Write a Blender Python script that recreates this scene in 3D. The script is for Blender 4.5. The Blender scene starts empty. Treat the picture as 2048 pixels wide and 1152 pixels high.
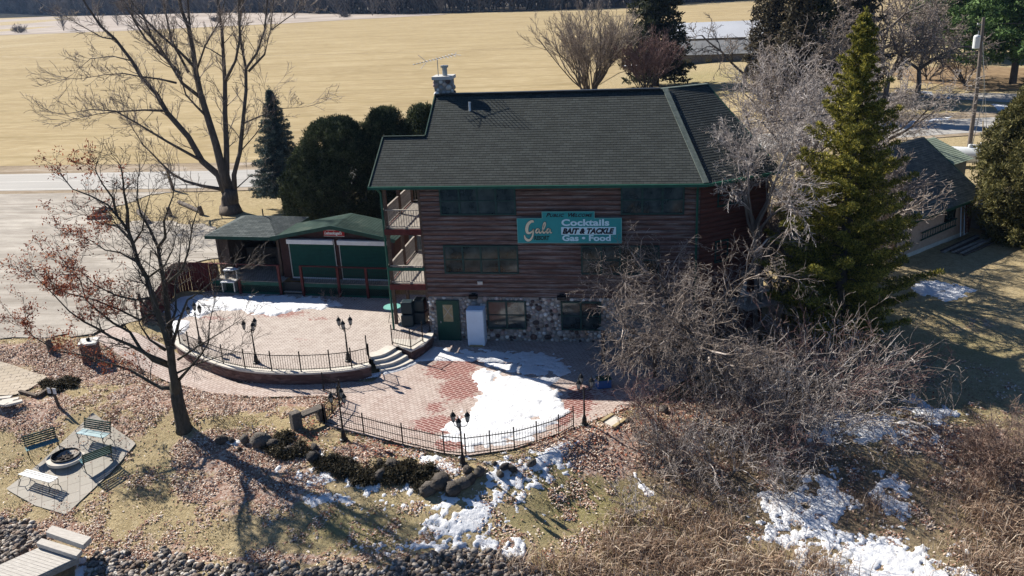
import bpy, bmesh, math, random
import numpy as np
from mathutils import Vector, Matrix
R = math.radians
SC = bpy.context.scene
COL = SC.collection
# ------------------------------------------------------------------ camera
F, PITCH, YAW, ROLL, H = 1750., R(19.95), R(9.5), R(2.75), 17.0
_cy, _sy = math.cos(YAW), math.sin(YAW)
_f = Vector((-_sy*math.cos(PITCH), _cy*math.cos(PITCH), -math.sin(PITCH)))
_ri = Vector((_cy, _sy, 0)); _dn = _f.cross(_ri)
CR = _ri*math.cos(ROLL) + _dn*math.sin(ROLL)
CD = _dn*math.cos(ROLL) - _ri*math.sin(ROLL)
cam = bpy.data.cameras.new('camera'); camo = bpy.data.objects.new('camera', cam); COL.objects.link(camo)
m = Matrix.Identity(4)
for i, c in enumerate((CR, -CD, -_f)):
    for j in range(3): m[j][i] = c[j]
m.translation = (0, 0, H)
camo.matrix_world = m
cam.sensor_width = 36; cam.lens = F/2048*36; cam.clip_end = 6000; cam.clip_start = .5
SC.camera = camo
SC.render.resolution_x, SC.render.resolution_y = 1024, 576
# ------------------------------------------------------------------ light
SUN_AZ, SUN_EL = R(150), R(36.5)           # direction towards the sun
sd = Vector((math.cos(SUN_AZ)*math.cos(SUN_EL), math.sin(SUN_AZ)*math.cos(SUN_EL), math.sin(SUN_EL)))
L = bpy.data.lights.new('sun', 'SUN'); L.energy = 5.0; L.angle = R(.53); L.color = (1, .92, .80)
lo = bpy.data.objects.new('sun', L); COL.objects.link(lo); lo.rotation_euler = sd.to_track_quat('Z', 'Y').to_euler()
W = bpy.data.worlds.new('World'); SC.world = W; W.use_nodes = True
wn = W.node_tree.nodes; wl = W.node_tree.links
sky = wn.new('ShaderNodeTexSky'); sky.sky_type = 'NISHITA'; sky.sun_disc = False
sky.sun_elevation = SUN_EL; sky.sun_rotation = math.atan2(sd.x, sd.y)
sky.air_density = .95; sky.dust_density = .0; sky.ozone_density = 8.
wn['Background'].inputs[1].default_value = .05
wl.new(sky.outputs[0], wn['Background'].inputs[0])
SC.view_settings.view_transform = 'Standard'; SC.view_settings.look = 'None'
SC.view_settings.exposure = 0.85; SC.view_settings.gamma = 1
# ------------------------------------------------------------------ pixel rays and terrain
def ray(x, y):
    d = CR*((x-1024)/F) + CD*((y-576)/F) + _f
    return d
def G(x, y, z=0.):
    d = ray(x, y); return Vector((0, 0, H)) + d*((z-H)/d.z)
def GY(x, y, Y):
    d = ray(x, y); return Vector((0, 0, H)) + d*(Y/d.y)
_bx = np.array([-60, -21, -17, -13.5, -11.5, -6.7, -4, -2.6, -1, 10, 30.])
_by = np.array([30.6, 30.6, 30.2, 29.2, 28.0, 27.0, 28.3, 29.8, 30.6, 31.2, 31.5])
def sst(a, b, x):
    t = np.clip((x-a)/(b-a), 0, 1); return t*t*(3-2*t)
def T(x, y):
    x = np.asarray(x, float); y = np.asarray(y, float)
    d = np.interp(x, _bx, _by) - y
    dd = np.clip(d, 0, None)
    z = -np.where(dd < 3.2, .30*dd*sst(-.3, .8, dd), .96+.15*(dd-3.2))
    left = .55*sst(32.5, 37.5, y)*sst(-20.5, -26, x)
    back = .5*sst(39, 42.5, y)
    right = .35*sst(40, 48, y)*sst(4, 12, x)
    far = sst(90, 160, y)*.25*np.sin(x*.021+y*.013)+sst(120, 300, y)*.5*np.sin(x*.008+1)
    return z + np.maximum(left, back) + right + far
def Tz(x, y): return float(T(x, y))
def GT(x, y, dz=0.):
    z = 0.
    for _ in range(25):
        p = G(x, y, z+dz); z = .5*z+.5*Tz(p.x, p.y)
    return Vector((p.x, p.y, Tz(p.x, p.y)+dz))
def hsh(i, j, s):
    h = (i*374761393 + j*668265263 + s*1442695041) & 0xffffffff
    h = ((h ^ (h >> 13))*1274126177) & 0xffffffff
    return ((h ^ (h >> 16)) & 0xffff)/65535.
def vnoise(x, y, s=0):
    xi = np.floor(x).astype(np.int64); yi = np.floor(y).astype(np.int64)
    u = x-xi; v = y-yi; u = u*u*(3-2*u); v = v*v*(3-2*v)
    return (hsh(xi, yi, s)*(1-u)+hsh(xi+1, yi, s)*u)*(1-v) + (hsh(xi, yi+1, s)*(1-u)+hsh(xi+1, yi+1, s)*u)*v
def fbm(x, y, s=0, o=4):
    a = 0; w = .5; t = 0
    for k in range(o):
        a = a + w*vnoise(x*2**k, y*2**k, s+k); t += w; w *= .55
    return np.clip((a/t-.5)*1.7+.5, 0, 1)
def poly_sd(P, X, Y):
    P = np.array(P, float); n = len(P); d = np.full(X.shape, 1e18); ins = np.zeros(X.shape, bool)
    for i in range(n):
        a = P[i]; b = P[(i+1) % n]; e = b-a; wx = X-a[0]; wy = Y-a[1]
        t = np.clip((wx*e[0]+wy*e[1])/(e@e+1e-12), 0, 1)
        d = np.minimum(d, (wx-e[0]*t)**2+(wy-e[1]*t)**2)
        c = ((a[1] > Y) != (b[1] > Y))
        with np.errstate(divide='ignore', invalid='ignore'):
            xi = (b[0]-a[0])*(Y-a[1])/(b[1]-a[1]+1e-15)+a[0]
        ins ^= c & (X < xi)
    return np.where(ins, 1, -1)*np.sqrt(d)
# ------------------------------------------------------------------ materials
def C3(c): return (c[0], c[1], c[2], 1)
class Mat:
    def __init__(s, name, base=(.5, .5, .5), rough=.85, spec=.3, metal=0.):
        s.m = bpy.data.materials.new(name); s.m.use_nodes = True
        s.nt = s.m.node_tree; s.N = s.nt.nodes; s.b = s.N['Principled BSDF']
        s.b.inputs['Roughness'].default_value = rough; s.b.inputs['Metallic'].default_value = metal
        s.b.inputs['Specular IOR Level'].default_value = spec
        rgb = s.N.new('ShaderNodeRGB'); rgb.outputs[0].default_value = C3(base); s.c = rgb.outputs[0]
        s.tc = s.N.new('ShaderNodeTexCoord'); s.co = s.tc.outputs['Object']; s.nrm = None
    def ln(s, a, b): s.nt.links.new(a, b)
    def mp(s, scale=(1, 1, 1), rot=(0, 0, 0), co=None):
        n = s.N.new('ShaderNodeMapping'); n.inputs['Scale'].default_value = scale; n.inputs['Rotation'].default_value = rot
        s.ln(co or s.co, n.inputs[0]); return n.outputs[0]
    def noise(s, sc, det=4, rough=.6, co=None, dist=0):
        n = s.N.new('ShaderNodeTexNoise'); n.inputs['Scale'].default_value = sc; n.inputs['Detail'].default_value = det
        n.inputs['Roughness'].default_value = rough; n.inputs['Distortion'].default_value = dist
        s.ln(co or s.co, n.inputs['Vector']); return n.outputs[0]
    def voro(s, sc, co=None, out='Color', feat='F1'):
        n = s.N.new('ShaderNodeTexVoronoi'); n.feature = feat; n.inputs['Scale'].default_value = sc
        s.ln(co or s.co, n.inputs['Vector']); return n.outputs[out]
    def ramp(s, f, stops, interp='LINEAR'):
        n = s.N.new('ShaderNodeValToRGB'); s.ln(f, n.inputs[0]); e = n.color_ramp.elements; n.color_ramp.interpolation = interp
        while len(e) < len(stops): e.new(.5)
        for el, (p, c) in zip(e, stops):
            el.position = p; el.color = C3(c) if hasattr(c, '__len__') else (c, c, c, 1)
        return n.outputs[0]
    def mix(s, f, c2, mode='MIX'):
        n = s.N.new('ShaderNodeMix'); n.data_type = 'RGBA'; n.blend_type = mode
        if hasattr(f, 'default_value') or not isinstance(f, (int, float)): s.ln(f, n.inputs[0])
        else: n.inputs[0].default_value = f
        s.ln(s.c, n.inputs[6])
        if isinstance(c2, tuple): n.inputs[7].default_value = C3(c2)
        else: s.ln(c2, n.inputs[7])
        s.c = n.outputs[2]; return s
    def attr(s, name):
        n = s.N.new('ShaderNodeAttribute'); n.attribute_name = name; return n.outputs['Fac']
    def isl(s):
        return s.N.new('ShaderNodeNewGeometry').outputs['Random Per Island']
    def obr(s):
        return s.N.new('ShaderNodeObjectInfo').outputs['Random']
    def math(s, op, a, b=0., c=None):
        n = s.N.new('ShaderNodeMath'); n.operation = op
        for i, v in enumerate((a, b, c)):
            if v is None: continue
            if isinstance(v, (int, float)): n.inputs[i].default_value = v
            else: s.ln(v, n.inputs[i])
        return n.outputs[0]
    def bump(s, h, st=.5, dist=.02):
        n = s.N.new('ShaderNodeBump'); n.inputs['Strength'].default_value = st; n.inputs['Distance'].default_value = dist
        s.ln(h, n.inputs['Height'])
        if s.nrm: s.ln(s.nrm, n.inputs['Normal'])
        s.nrm = n.outputs[0]; return s
    def done(s):
        s.ln(s.c, s.b.inputs['Base Color'])
        if s.nrm: s.ln(s.nrm, s.b.inputs['Normal'])
        return s.m
def simple(name, base, rough=.7, var=.25, sc=6., metal=0., spec=.3, bump=.0, bsc=30):
    M = Mat(name, base, rough, spec, metal)
    d = tuple(c*(1-var) for c in base); l = tuple(min(1, c*(1+var)) for c in base)
    M.c = M.ramp(M.noise(sc, 5, .65), [(.3, d), (.7, l)])
    if bump: M.bump(M.noise(bsc, 3), bump, .01)
    return M.done()
def islands(name, stops, rough=.85, spec=.2, trans=0.):
    M = Mat(name, rough=rough, spec=spec); M.c = M.ramp(M.isl(), stops)
    if trans:
        tr = M.N.new('ShaderNodeBsdfTranslucent'); M.ln(M.c, tr.inputs[0])
        mx = M.N.new('ShaderNodeMixShader'); mx.inputs[0].default_value = trans
        M.ln(M.b.outputs[0], mx.inputs[1]); M.ln(tr.outputs[0], mx.inputs[2]); M.ln(mx.outputs[0], M.N['Material Output'].inputs[0])
    return M.done()
MT = {}
MT['green_paint'] = simple('green_paint', (.012, .085, .06), .55, .2, 3)
MT['dark_green'] = simple('dark_green', (.01, .055, .042), .5, .25, 4)
MT['door_green'] = simple('door_green', (.008, .062, .045), .5, .15, 3)
M = Mat('glass', rough=.08, spec=.7); M.c = M.ramp(M.noise(1.6, 3, .6), [(.4, (.010, .018, .020)), (.75, (.07, .095, .095))]); MT['glass'] = M.done()  # cloudy paler tone in the pane colour is a painted reflection
MT['frame_dark'] = simple('frame_dark', (.012, .05, .048), .5, .2, 5)
MT['black_iron'] = simple('black_iron', (.012, .012, .013), .45, .3, 9)
MT['lamp_glass'] = simple('lamp_glass', (.35, .36, .35), .2, .1)
MT['white'] = simple('white', (.72, .74, .76), .5, .08, 3)
MT['freezer_white'] = simple('freezer_white', (.60, .74, .90), .45, .06, 2)
MT['offwhite'] = simple('offwhite', (.55, .55, .53), .6, .15, 3)
MT['concrete'] = simple('concrete', (.58, .55, .50), .9, .15, 3, bump=.3)
MT['red_wood'] = simple('red_wood', (.10, .022, .02), .75, .3, 5)
MT['hut_wall'] = simple('hut_wall', (.05, .022, .02), .8, .3, 4)
MT['brown_wood'] = simple('brown_wood', (.10, .07, .055), .85, .35, 6)
MT['grey_wood'] = Mat('grey_wood', rough=.85)
M = MT['grey_wood']; M.c = M.ramp(M.noise(9, 6, .7, M.mp((1, .08, 1))), [(.3, (.20, .18, .16)), (.7, (.44, .41, .37))]); MT['grey_wood'] = M.done()
M = Mat('dock_wood', rough=.85); M.c = M.ramp(M.noise(7, 6, .75, M.mp((.5, 2.5, 1))), [(.28, (.30, .285, .27)), (.5, (.47, .45, .42)), (.75, (.62, .60, .57))]); M.bump(M.noise(30, 3), .2, .01); MT['dock_wood'] = M.done()
M = Mat('old_wood', rough=.9); M.c = M.ramp(M.noise(8, 5, .7), [(.3, (.05, .04, .033)), (.7, (.17, .135, .11))]); M.bump(M.noise(20, 3), .5, .02); MT['old_wood'] = M.done()
MT['yellow_wood'] = simple('yellow_wood', (.36, .29, .17), .8, .25, 6)
MT['galv'] = simple('galv', (.33, .35, .36), .4, .15, 4, .6)
MT['dark_metal'] = simple('dark_metal', (.02, .022, .025), .5, .3, 4)
MT['bin'] = simple('bin', (.012, .03, .042), .45, .3, 2)
MT['teal'] = simple('teal', (.16, .42, .38), .5, .15, 3)
MT['blue'] = simple('blue', (.03, .10, .30), .5, .2, 3)
MT['beer_red'] = simple('beer_red', (.34, .012, .02), .4, .1, 3)
MT['silver'] = simple('silver', (.5, .5, .52), .35, .1, 3, .7)
MT['sign_teal'] = simple('sign_teal', (.025, .30, .32), .5, .06, 2)
MT['sign_edge'] = simple('sign_edge', (.16, .42, .40), .5, .06, 2)
MT['sign_blue'] = simple('sign_blue', (.60, .84, .95), .5, .04, 2)
MT['sign_dark'] = simple('sign_dark', (.008, .012, .03), .5, .1, 2)
MT['sign_green'] = simple('sign_green', (.006, .05, .05), .5, .1, 2)
MT['sign_cream'] = simple('sign_cream', (.78, .73, .55), .5, .06, 2)
MT['tank'] = simple('tank', (.62, .66, .68), .35, .08, 2)
MT['beige'] = Mat('beige', rough=.8)
M = MT['beige']; M.c = M.ramp(M.noise(5, 5, .7), [(.3, (.36, .255, .195)), (.7, (.50, .37, .29))]); MT['beige'] = M.done()
# shingles: uv u = metres along the eave, v = course number
def shingles(name, dark, mid, light, alg=None):
    M = Mat(name, rough=.93, spec=.15)
    br = M.N.new('ShaderNodeTexBrick'); br.inputs['Scale'].default_value = 1
    br.inputs['Brick Width'].default_value = .31; br.inputs['Row Height'].default_value = 1
    br.inputs['Mortar Size'].default_value = .012; br.inputs['Bias'].default_value = 0; br.offset = .5
    br.inputs['Color1'].default_value = C3(mid); br.inputs['Color2'].default_value = C3(light); br.inputs['Mortar'].default_value = C3(dark)
    M.ln(M.tc.outputs['UV'], br.inputs['Vector']); M.c = br.outputs['Color']
    M.mix(M.ramp(M.noise(1.1, 4, .6), [(.42, 0.), (.75, .5)]), tuple(c*.6 for c in mid))
    M.mix(M.ramp(M.noise(60, 2, .7), [(.4, 0.), (.8, .35)]), tuple(min(1, c*1.7) for c in light))
    if alg: M.mix(M.ramp(M.noise(.8, 3, .6), [(.55, 0.), (.72, .55)]), alg)
    M.bump(M.noise(70, 2), .4, .01)
    return M.done()
MT['shingle'] = shingles('shingle', (.018, .024, .023), (.040, .046, .045), (.060, .069, .067))
MT['shingle_green'] = shingles('shingle_green', (.012, .022, .02), (.020, .044, .037), (.03, .06, .05), (.12, .14, .11))
MT['shingle_dark'] = shingles('shingle_dark', (.014, .018, .022), (.055, .07, .075), (.12, .14, .14))
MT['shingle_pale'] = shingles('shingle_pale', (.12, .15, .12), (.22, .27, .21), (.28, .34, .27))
M = Mat('hip_cap', rough=.9); M.c = M.ramp(M.noise(5, 4, .7), [(.35, (.07, .095, .085)), (.7, (.15, .18, .165))]); MT['hip_cap'] = M.done()
# log siding
def sidingm(name, a, b, worn_lit):
    M = Mat(name, rough=.8)
    M.c = M.ramp(M.noise(3, 5, .7, M.mp((.35, .35, 3))), [(.35, a), (.68, b)])
    M.mix(M.ramp(M.noise(2.2, 7, .75, M.mp((.3, .3, 7))), [(.52, 0.), (.66, .8)]), worn_lit)
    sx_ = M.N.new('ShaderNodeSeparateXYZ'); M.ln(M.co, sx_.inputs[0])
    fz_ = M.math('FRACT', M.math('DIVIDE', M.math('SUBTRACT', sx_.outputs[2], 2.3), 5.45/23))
    lit_top = M.math('MULTIPLY', M.ramp(fz_, [(.42, 0.), (.62, 1.), (.84, 1.), (.93, 0.)]), M.ramp(M.noise(1.1, 6, .7, M.mp((.5, .5, 3))), [(.38, .0), (.72, .55)]))  # paler upper faces: log wear plus a painted highlight marking the courses
    M.mix(lit_top, worn_lit); M.mix(M.ramp(fz_, [(.0, .75), (.12, 0.)]), tuple(c*.35 for c in a))  # groove shade painted as a dark band along each log's lower edge
    M.bump(M.noise(25, 4, .6, M.mp((.1, .1, 1))), .4, .01)
    return M.done()
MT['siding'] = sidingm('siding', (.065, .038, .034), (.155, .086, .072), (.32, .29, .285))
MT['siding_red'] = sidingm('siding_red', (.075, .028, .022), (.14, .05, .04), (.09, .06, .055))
# field stones
MT['stone'] = islands('stone', [(0, (.05, .05, .055)), (.12, (.12, .08, .075)), (.3, (.42, .385, .35)), (.45, (.28, .29, .31)), (.6, (.64, .60, .55)), (.72, (.38, .26, .23)), (.85, (.54, .54, .55)), (.94, (.80, .78, .74)), (1, (.88, .86, .83))], .7)
MT['mortar'] = simple('mortar', (.27, .255, .24), .95, .2, 8, bump=.4)
def rockmat(name, a, b, c):
    M = Mat(name, rough=.85); M.c = M.ramp(M.obr(), [(0, a), (.5, b), (1, c)])
    M.mix(M.ramp(M.noise(6, 6, .7), [(.35, 0.), (.75, .6)]), tuple(x*.45 for x in a)); M.bump(M.noise(5, 6, .75), 1., .12)
    return M.done()
MT['boulder'] = rockmat('boulder', (.09, .085, .082), (.14, .12, .105), (.20, .18, .16))
MT['riprap'] = rockmat('riprap', (.11, .10, .095), (.25, .22, .20), (.46, .43, .40))
# bricks of the patios
def bricks(name, c1, c2, mort, rot, wet=True, w=.2, h=.1, dust=(.57, .52, .48)):
    M = Mat(name, rough=.85, spec=.25)
    br = M.N.new('ShaderNodeTexBrick'); br.inputs['Scale'].default_value = 1; br.inputs['Brick Width'].default_value = w
    br.inputs['Row Height'].default_value = h; br.inputs['Mortar Size'].default_value = .014; br.offset = .5; br.inputs['Bias'].default_value = 0
    br.inputs['Color1'].default_value = C3(c1); br.inputs['Color2'].default_value = C3(c2); br.inputs['Mortar'].default_value = C3(mort)
    M.ln(M.mp((1, 1, 1), (0, 0, rot)), br.inputs['Vector']); M.c = br.outputs['Color']
    M.mix(M.ramp(M.noise(1.3, 5, .7), [(.4, 0.), (.75, .45)]), dust)
    M.mix(M.ramp(M.noise(14, 3, .7), [(.5, 0.), (.8, .3)]), tuple(x*.5 for x in c1))
    if wet:
        br2 = M.N.new('ShaderNodeTexBrick'); br2.inputs['Scale'].default_value = 1; br2.inputs['Brick Width'].default_value = w*1.7
        br2.inputs['Row Height'].default_value = h*1.25; br2.inputs['Mortar Size'].default_value = .02; br2.inputs['Bias'].default_value = 0
        br2.inputs['Color1'].default_value = (.13, .03, .024, 1); br2.inputs['Color2'].default_value = (.20, .055, .045, 1); br2.inputs['Mortar'].default_value = (.50, .36, .33, 1)
        M.ln(M.mp((1, 1, 1), (0, 0, rot)), br2.inputs['Vector'])
        a = M.math('ADD', M.attr('wet'), M.math('MULTIPLY', M.math('SUBTRACT', M.noise(3.5, 5, .7), .5), 1.3))
        f = M.ramp(a, [(.46, 0.), (.6, .92)])
        M.mix(f, br2.outputs['Color']); r = M.math('SUBTRACT', .85, M.math('MULTIPLY', f, .3)); M.ln(r, M.b.inputs['Roughness'])
    M.bump(br.outputs['Fac'], -.4, .01)
    return M.done()
MT['brick_low'] = bricks('brick_low', (.40, .315, .28), (.54, .455, .42), (.17, .125, .11), R(28), True, .27, .12)
MT['brick_up'] = bricks('brick_up', (.43, .37, .335), (.56, .50, .46), (.17, .14, .125), R(-40), True, .27, .12)
MT['brick_path'] = bricks('brick_path', (.46, .37, .32), (.56, .48, .42), (.30, .25, .22), R(20), False, .22, .11, (.55, .48, .43))
MT['flag'] = bricks('flag', (.36, .34, .30), (.42, .40, .36), (.20, .18, .16), R(58), False, .6, .45, (.42, .38, .34))
MT['slab_path'] = bricks('slab_path', (.40, .34, .26), (.47, .41, .33), (.13, .11, .09), R(-20), False, .5, .32, (.44, .38, .31))
MT['wallblock'] = bricks('wallblock', (.085, .045, .04), (.13, .075, .065), (.03, .022, .02), 0, False, .3, .1, (.12, .08, .07))
# snow
M = Mat('snow', (.78, .81, .86), .7, .2); M.mix(M.ramp(M.noise(1.7, 7, .8), [(.5, 0.), (.75, .5)]), (.52, .48, .45)); M.mix(M.ramp(M.noise(22, 3, .8), [(.62, 0.), (.72, .8)]), (.20, .14, .11)); M.bump(M.noise(7, 7, .75), .9, .07)
M.b.inputs['Subsurface Weight'].default_value = 0.0
MT['snow'] = M.done()
# barks and twigs
def bark(name, a, b, sc=8):
    M = Mat(name, rough=.9, spec=.15); M.c = M.ramp(M.noise(sc, 5, .7, M.mp((1, 1, .3))), [(.3, a), (.7, b)]); M.bump(M.noise(sc*2, 4, .7, M.mp((1, 1, .2))), .7, .04)
    return M.done()
MT['bark_dark'] = bark('bark_dark', (.06, .05, .045), (.15, .13, .115))
MT['bark_oak'] = bark('bark_oak', (.045, .042, .034), (.115, .105, .085))
MT['bark_grey'] = bark('bark_grey', (.10, .088, .08), (.22, .195, .18))
MT['twig_grey'] = islands('twig_grey', [(0, (.13, .105, .09)), (.5, (.235, .195, .17)), (.85, (.37, .32, .285)), (1, (.56, .50, .46))])
MT['twig_pale'] = islands('twig_pale', [(0, (.20, .17, .16)), (.5, (.36, .32, .30)), (.85, (.52, .475, .45)), (1, (.75, .71, .68))])
MT['twig_red'] = islands('twig_red', [(0, (.11, .06, .058)), (.5, (.19, .115, .11)), (.85, (.28, .19, .175)), (1, (.42, .36, .33))])
MT['twig_dark'] = islands('twig_dark', [(0, (.045, .038, .034)), (.6, (.10, .085, .075)), (1, (.19, .165, .15))])
MT['twig_tan'] = islands('twig_tan', [(0, (.15, .095, .075)), (.5, (.26, .18, .145)), (1, (.40, .32, .27))])
MT['oak_leaf'] = islands('oak_leaf', [(0, (.15, .035, .022)), (.5, (.29, .075, .045)), (.8, (.42, .15, .07)), (1, (.47, .24, .13))], trans=.3)
MT['litter'] = islands('litter', [(0, (.15, .06, .04)), (.18, (.28, .13, .09)), (.38, (.41, .26, .19)), (.58, (.52, .39, .30)), (.8, (.64, .54, .45)), (1, (.84, .78, .72))], .8)
MT['litter_red'] = islands('litter_red', [(0, (.12, .03, .02)), (.4, (.30, .085, .05)), (.8, (.42, .17, .10)), (1, (.50, .32, .25))], .8)
MT['reed'] = islands('reed', [(0, (.11, .07, .05)), (.35, (.25, .165, .115)), (.7, (.48, .36, .27)), (1, (.76, .66, .54))], .8, trans=.2)
MT['grassblade'] = islands('grassblade', [(0, (.17, .13, .07)), (.4, (.36, .29, .16)), (.8, (.54, .45, .28)), (1, (.24, .23, .09))], .85)
def leafm(name, a, b, c, d): return islands(name, [(0, a), (.4, b), (.8, c), (1, d)], .75, .25, .2)
MT['leaf_yew'] = leafm('leaf_yew', (.022, .031, .016), (.05, .07, .032), (.095, .12, .055), (.17, .19, .10))
MT['leaf_cedar'] = leafm('leaf_cedar', (.045, .052, .018), (.145, .15, .03), (.34, .31, .055), (.58, .50, .11))
MT['leaf_arbor'] = leafm('leaf_arbor', (.04, .045, .015), (.10, .10, .035), (.19, .175, .065), (.29, .26, .11))
MT['leaf_blue'] = leafm('leaf_blue', (.035, .058, .055), (.075, .11, .105), (.12, .17, .16), (.2, .25, .24))
MT['leaf_pine'] = leafm('leaf_pine', (.03, .06, .02), (.07, .135, .042), (.13, .22, .07), (.20, .29, .10))
MT['leaf_spruce'] = leafm('leaf_spruce', (.010, .016, .008), (.022, .032, .014), (.045, .058, .024), (.09, .09, .04))
MT['leaf_juniper'] = leafm('leaf_juniper', (.018, .016, .011), (.042, .037, .022), (.075, .065, .038), (.15, .12, .08))
# ------------------------------------------------------------------ objects and meshes
def tag(o, label=None, cat=None, group=None, kind=None):
    if label: o['label'] = label
    if cat: o['category'] = cat
    if group: o['group'] = group
    if kind: o['kind'] = kind
    return o
def thing(name, label, cat, loc=(0, 0, 0), rz=0., group=None):
    o = bpy.data.objects.new(name, None); COL.objects.link(o); o.location = loc; o.rotation_euler = (0, 0, rz)
    o.empty_display_size = .2
    return tag(o, label, cat, group)
class MB:
    def __init__(s): s.v = []; s.f = []; s.uv = []; s.mi = []
    def add(s, vs, fs):
        b = len(s.v); s.v += [tuple(v) for v in vs]; s.f += [tuple(i+b for i in f) for f in fs]; return s
    def box(s, c, d, rz=0., M=None):
        x, y, z = d[0]/2, d[1]/2, d[2]/2
        P = [Vector((a*x, b*y, e*z)) for e in (-1, 1) for a, b in ((-1, -1), (1, -1), (1, 1), (-1, 1))]
        mt = M if M else Matrix.Rotation(rz, 3, 'Z'); c = Vector(c)
        return s.add([mt@p+c for p in P], [(3, 2, 1, 0), (4, 5, 6, 7), (0, 1, 5, 4), (1, 2, 6, 5), (2, 3, 7, 6), (3, 0, 4, 7)])
    def bar(s, a, b, w, h, up=(0, 0, 1)):
        a = Vector(a); b = Vector(b); d = (b-a); l = d.length; d.normalize(); up = Vector(up)
        if abs(d.dot(up)) > .98: up = Vector((0, 1, 0))
        sd_ = d.cross(up).normalized(); u = sd_.cross(d)
        m3 = Matrix((sd_, d, u)).transposed()
        return s.box((a+b)/2, (w, l, h), M=m3)
    def prism(s, poly, z0, z1):
        n = len(poly); area = sum(poly[i][0]*poly[(i+1) % n][1]-poly[(i+1) % n][0]*poly[i][1] for i in range(n))
        if area < 0: poly = poly[::-1]
        vs = [(p[0], p[1], z0) for p in poly]+[(p[0], p[1], z1) for p in poly]
        return s.add(vs, [tuple(range(n))[::-1], tuple(range(n, 2*n))]+[(i, (i+1) % n, n+(i+1) % n, n+i) for i in range(n)])
    def tube(s, pts, rad, n=6, caps=True):
        pts = [Vector(p) for p in pts]; m_ = len(pts); rad = rad if hasattr(rad, '__len__') else [rad]*m_
        vs = []; ref = Vector((.31, .17, .93))
        for i, p in enumerate(pts):
            d = (pts[min(i+1, m_-1)]-pts[max(i-1, 0)]).normalized()
            a = d.cross(ref)
            if a.length < .1: a = d.cross(Vector((1, 0, 0)))
            a.normalize(); b = d.cross(a)
            vs += [p+(a*math.cos(2*math.pi*k/n)+b*math.sin(2*math.pi*k/n))*rad[i] for k in range(n)]
        fs = [(i*n+k, i*n+(k+1) % n, (i+1)*n+(k+1) % n, (i+1)*n+k) for i in range(m_-1) for k in range(n)]
        if caps: fs += [tuple(range(n))[::-1], tuple(range((m_-1)*n, m_*n))]
        return s.add(vs, fs)
    def lathe(s, prof, c=(0, 0, 0), n=12):
        vs = [(c[0]+r*math.cos(2*math.pi*k/n), c[1]+r*math.sin(2*math.pi*k/n), c[2]+z) for r, z in prof for k in range(n)]
        m_ = len(prof)
        fs = [(i*n+k, i*n+(k+1) % n, (i+1)*n+(k+1) % n, (i+1)*n+k) for i in range(m_-1) for k in range(n)]
        fs += [tuple(range(n))[::-1], tuple(range((m_-1)*n, m_*n))]
        return s.add(vs, fs)
    def ball(s, c, r, n=8, m_=5, rnd=None, amp=0., rz=0.):
        c = Vector(c); vs = [c+Vector((0, 0, -r[2]))]; mt = Matrix.Rotation(rz, 3, 'Z')
        for i in range(1, m_):
            ph = -math.pi/2+math.pi*i/m_
            for k in range(n):
                q = 1+(rnd.uniform(-amp, amp) if rnd else 0)
                a = 2*math.pi*k/n+(i % 2)*math.pi/n
                vs.append(c+mt@Vector((r[0]*q*math.cos(ph)*math.cos(a), r[1]*q*math.cos(ph)*math.sin(a), r[2]*q*math.sin(ph))))
        vs.append(c+Vector((0, 0, r[2]))); t = len(vs)-1
        fs = [(0, 1+(k+1) % n, 1+k) for k in range(n)]
        for i in range(m_-2):
            b = 1+i*n; fs += [(b+k, b+(k+1) % n, b+n+(k+1) % n, b+n+k) for k in range(n)]
        b = 1+(m_-2)*n; fs += [(b+k, b+(k+1) % n, t) for k in range(n)]
        return s.add(vs, fs)
    def quaduv(s, q, uv):
        s.add(q, [(0, 1, 2, 3)]); s.uv.append((len(s.f)-1, uv)); return s
    def build(s, name, mat, parent=None, world=False, smooth=False, bevel=0.):
        me = bpy.data.meshes.new(name)
        vs = s.v
        if world and parent: 
            L_ = parent.location; vs = [(v[0]-L_.x, v[1]-L_.y, v[2]-L_.z) for v in s.v]
        me.from_pydata(vs, [], s.f); me.update()
        if s.uv:
            uvl = me.uv_layers.new(name='UVMap')
            for fi, uv in s.uv:
                for li, u in zip(me.polygons[fi].loop_indices, uv): uvl.data[li].uv = u
        if mat: me.materials.append(MT[mat] if isinstance(mat, str) else mat)
        if smooth: me.shade_smooth()
        o = bpy.data.objects.new(name, me); COL.objects.link(o)
        if parent: o.parent = parent
        if bevel:
            b = o.modifiers.new('bevel', 'BEVEL'); b.width = bevel; b.segments = 2; b.limit_method = 'ANGLE'
        return o
def npmesh(name, V, Fc, mat, parent=None, attrs=None, smooth=False, world=False):
    V = np.asarray(V, np.float32); Fc = np.asarray(Fc, np.int32)
    if world and parent: V = V - np.array(parent.location, np.float32)
    me = bpy.data.meshes.new(name); k = Fc.shape[1]
    me.vertices.add(len(V)); me.vertices.foreach_set('co', V.ravel())
    me.loops.add(Fc.size); me.loops.foreach_set('vertex_index', Fc.ravel())
    me.polygons.add(len(Fc)); me.polygons.foreach_set('loop_start', np.arange(0, Fc.size, k, dtype=np.int32))
    me.update(calc_edges=True)
    if attrs:
        for n, a in attrs.items():
            at = me.attributes.new(n, 'FLOAT', 'POINT'); at.data.foreach_set('value', np.asarray(a, np.float32).ravel())
    me.materials.append(MT[mat] if isinstance(mat, str) else mat)
    if smooth: me.shade_smooth()
    o = bpy.data.objects.new(name, me); COL.objects.link(o)
    if parent: o.parent = parent
    return o
def gridfaces(nx, ny):
    i = np.arange(ny-1)[:, None]*nx+np.arange(nx-1)[None]; i = i.ravel()
    return np.stack([i, i+1, i+nx+1, i+nx], 1)
def copytree(o, parent=None):
    c = o.copy(); COL.objects.link(c); c.parent = parent
    for ch in list(o.children): copytree(ch, c)
    return c
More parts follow.
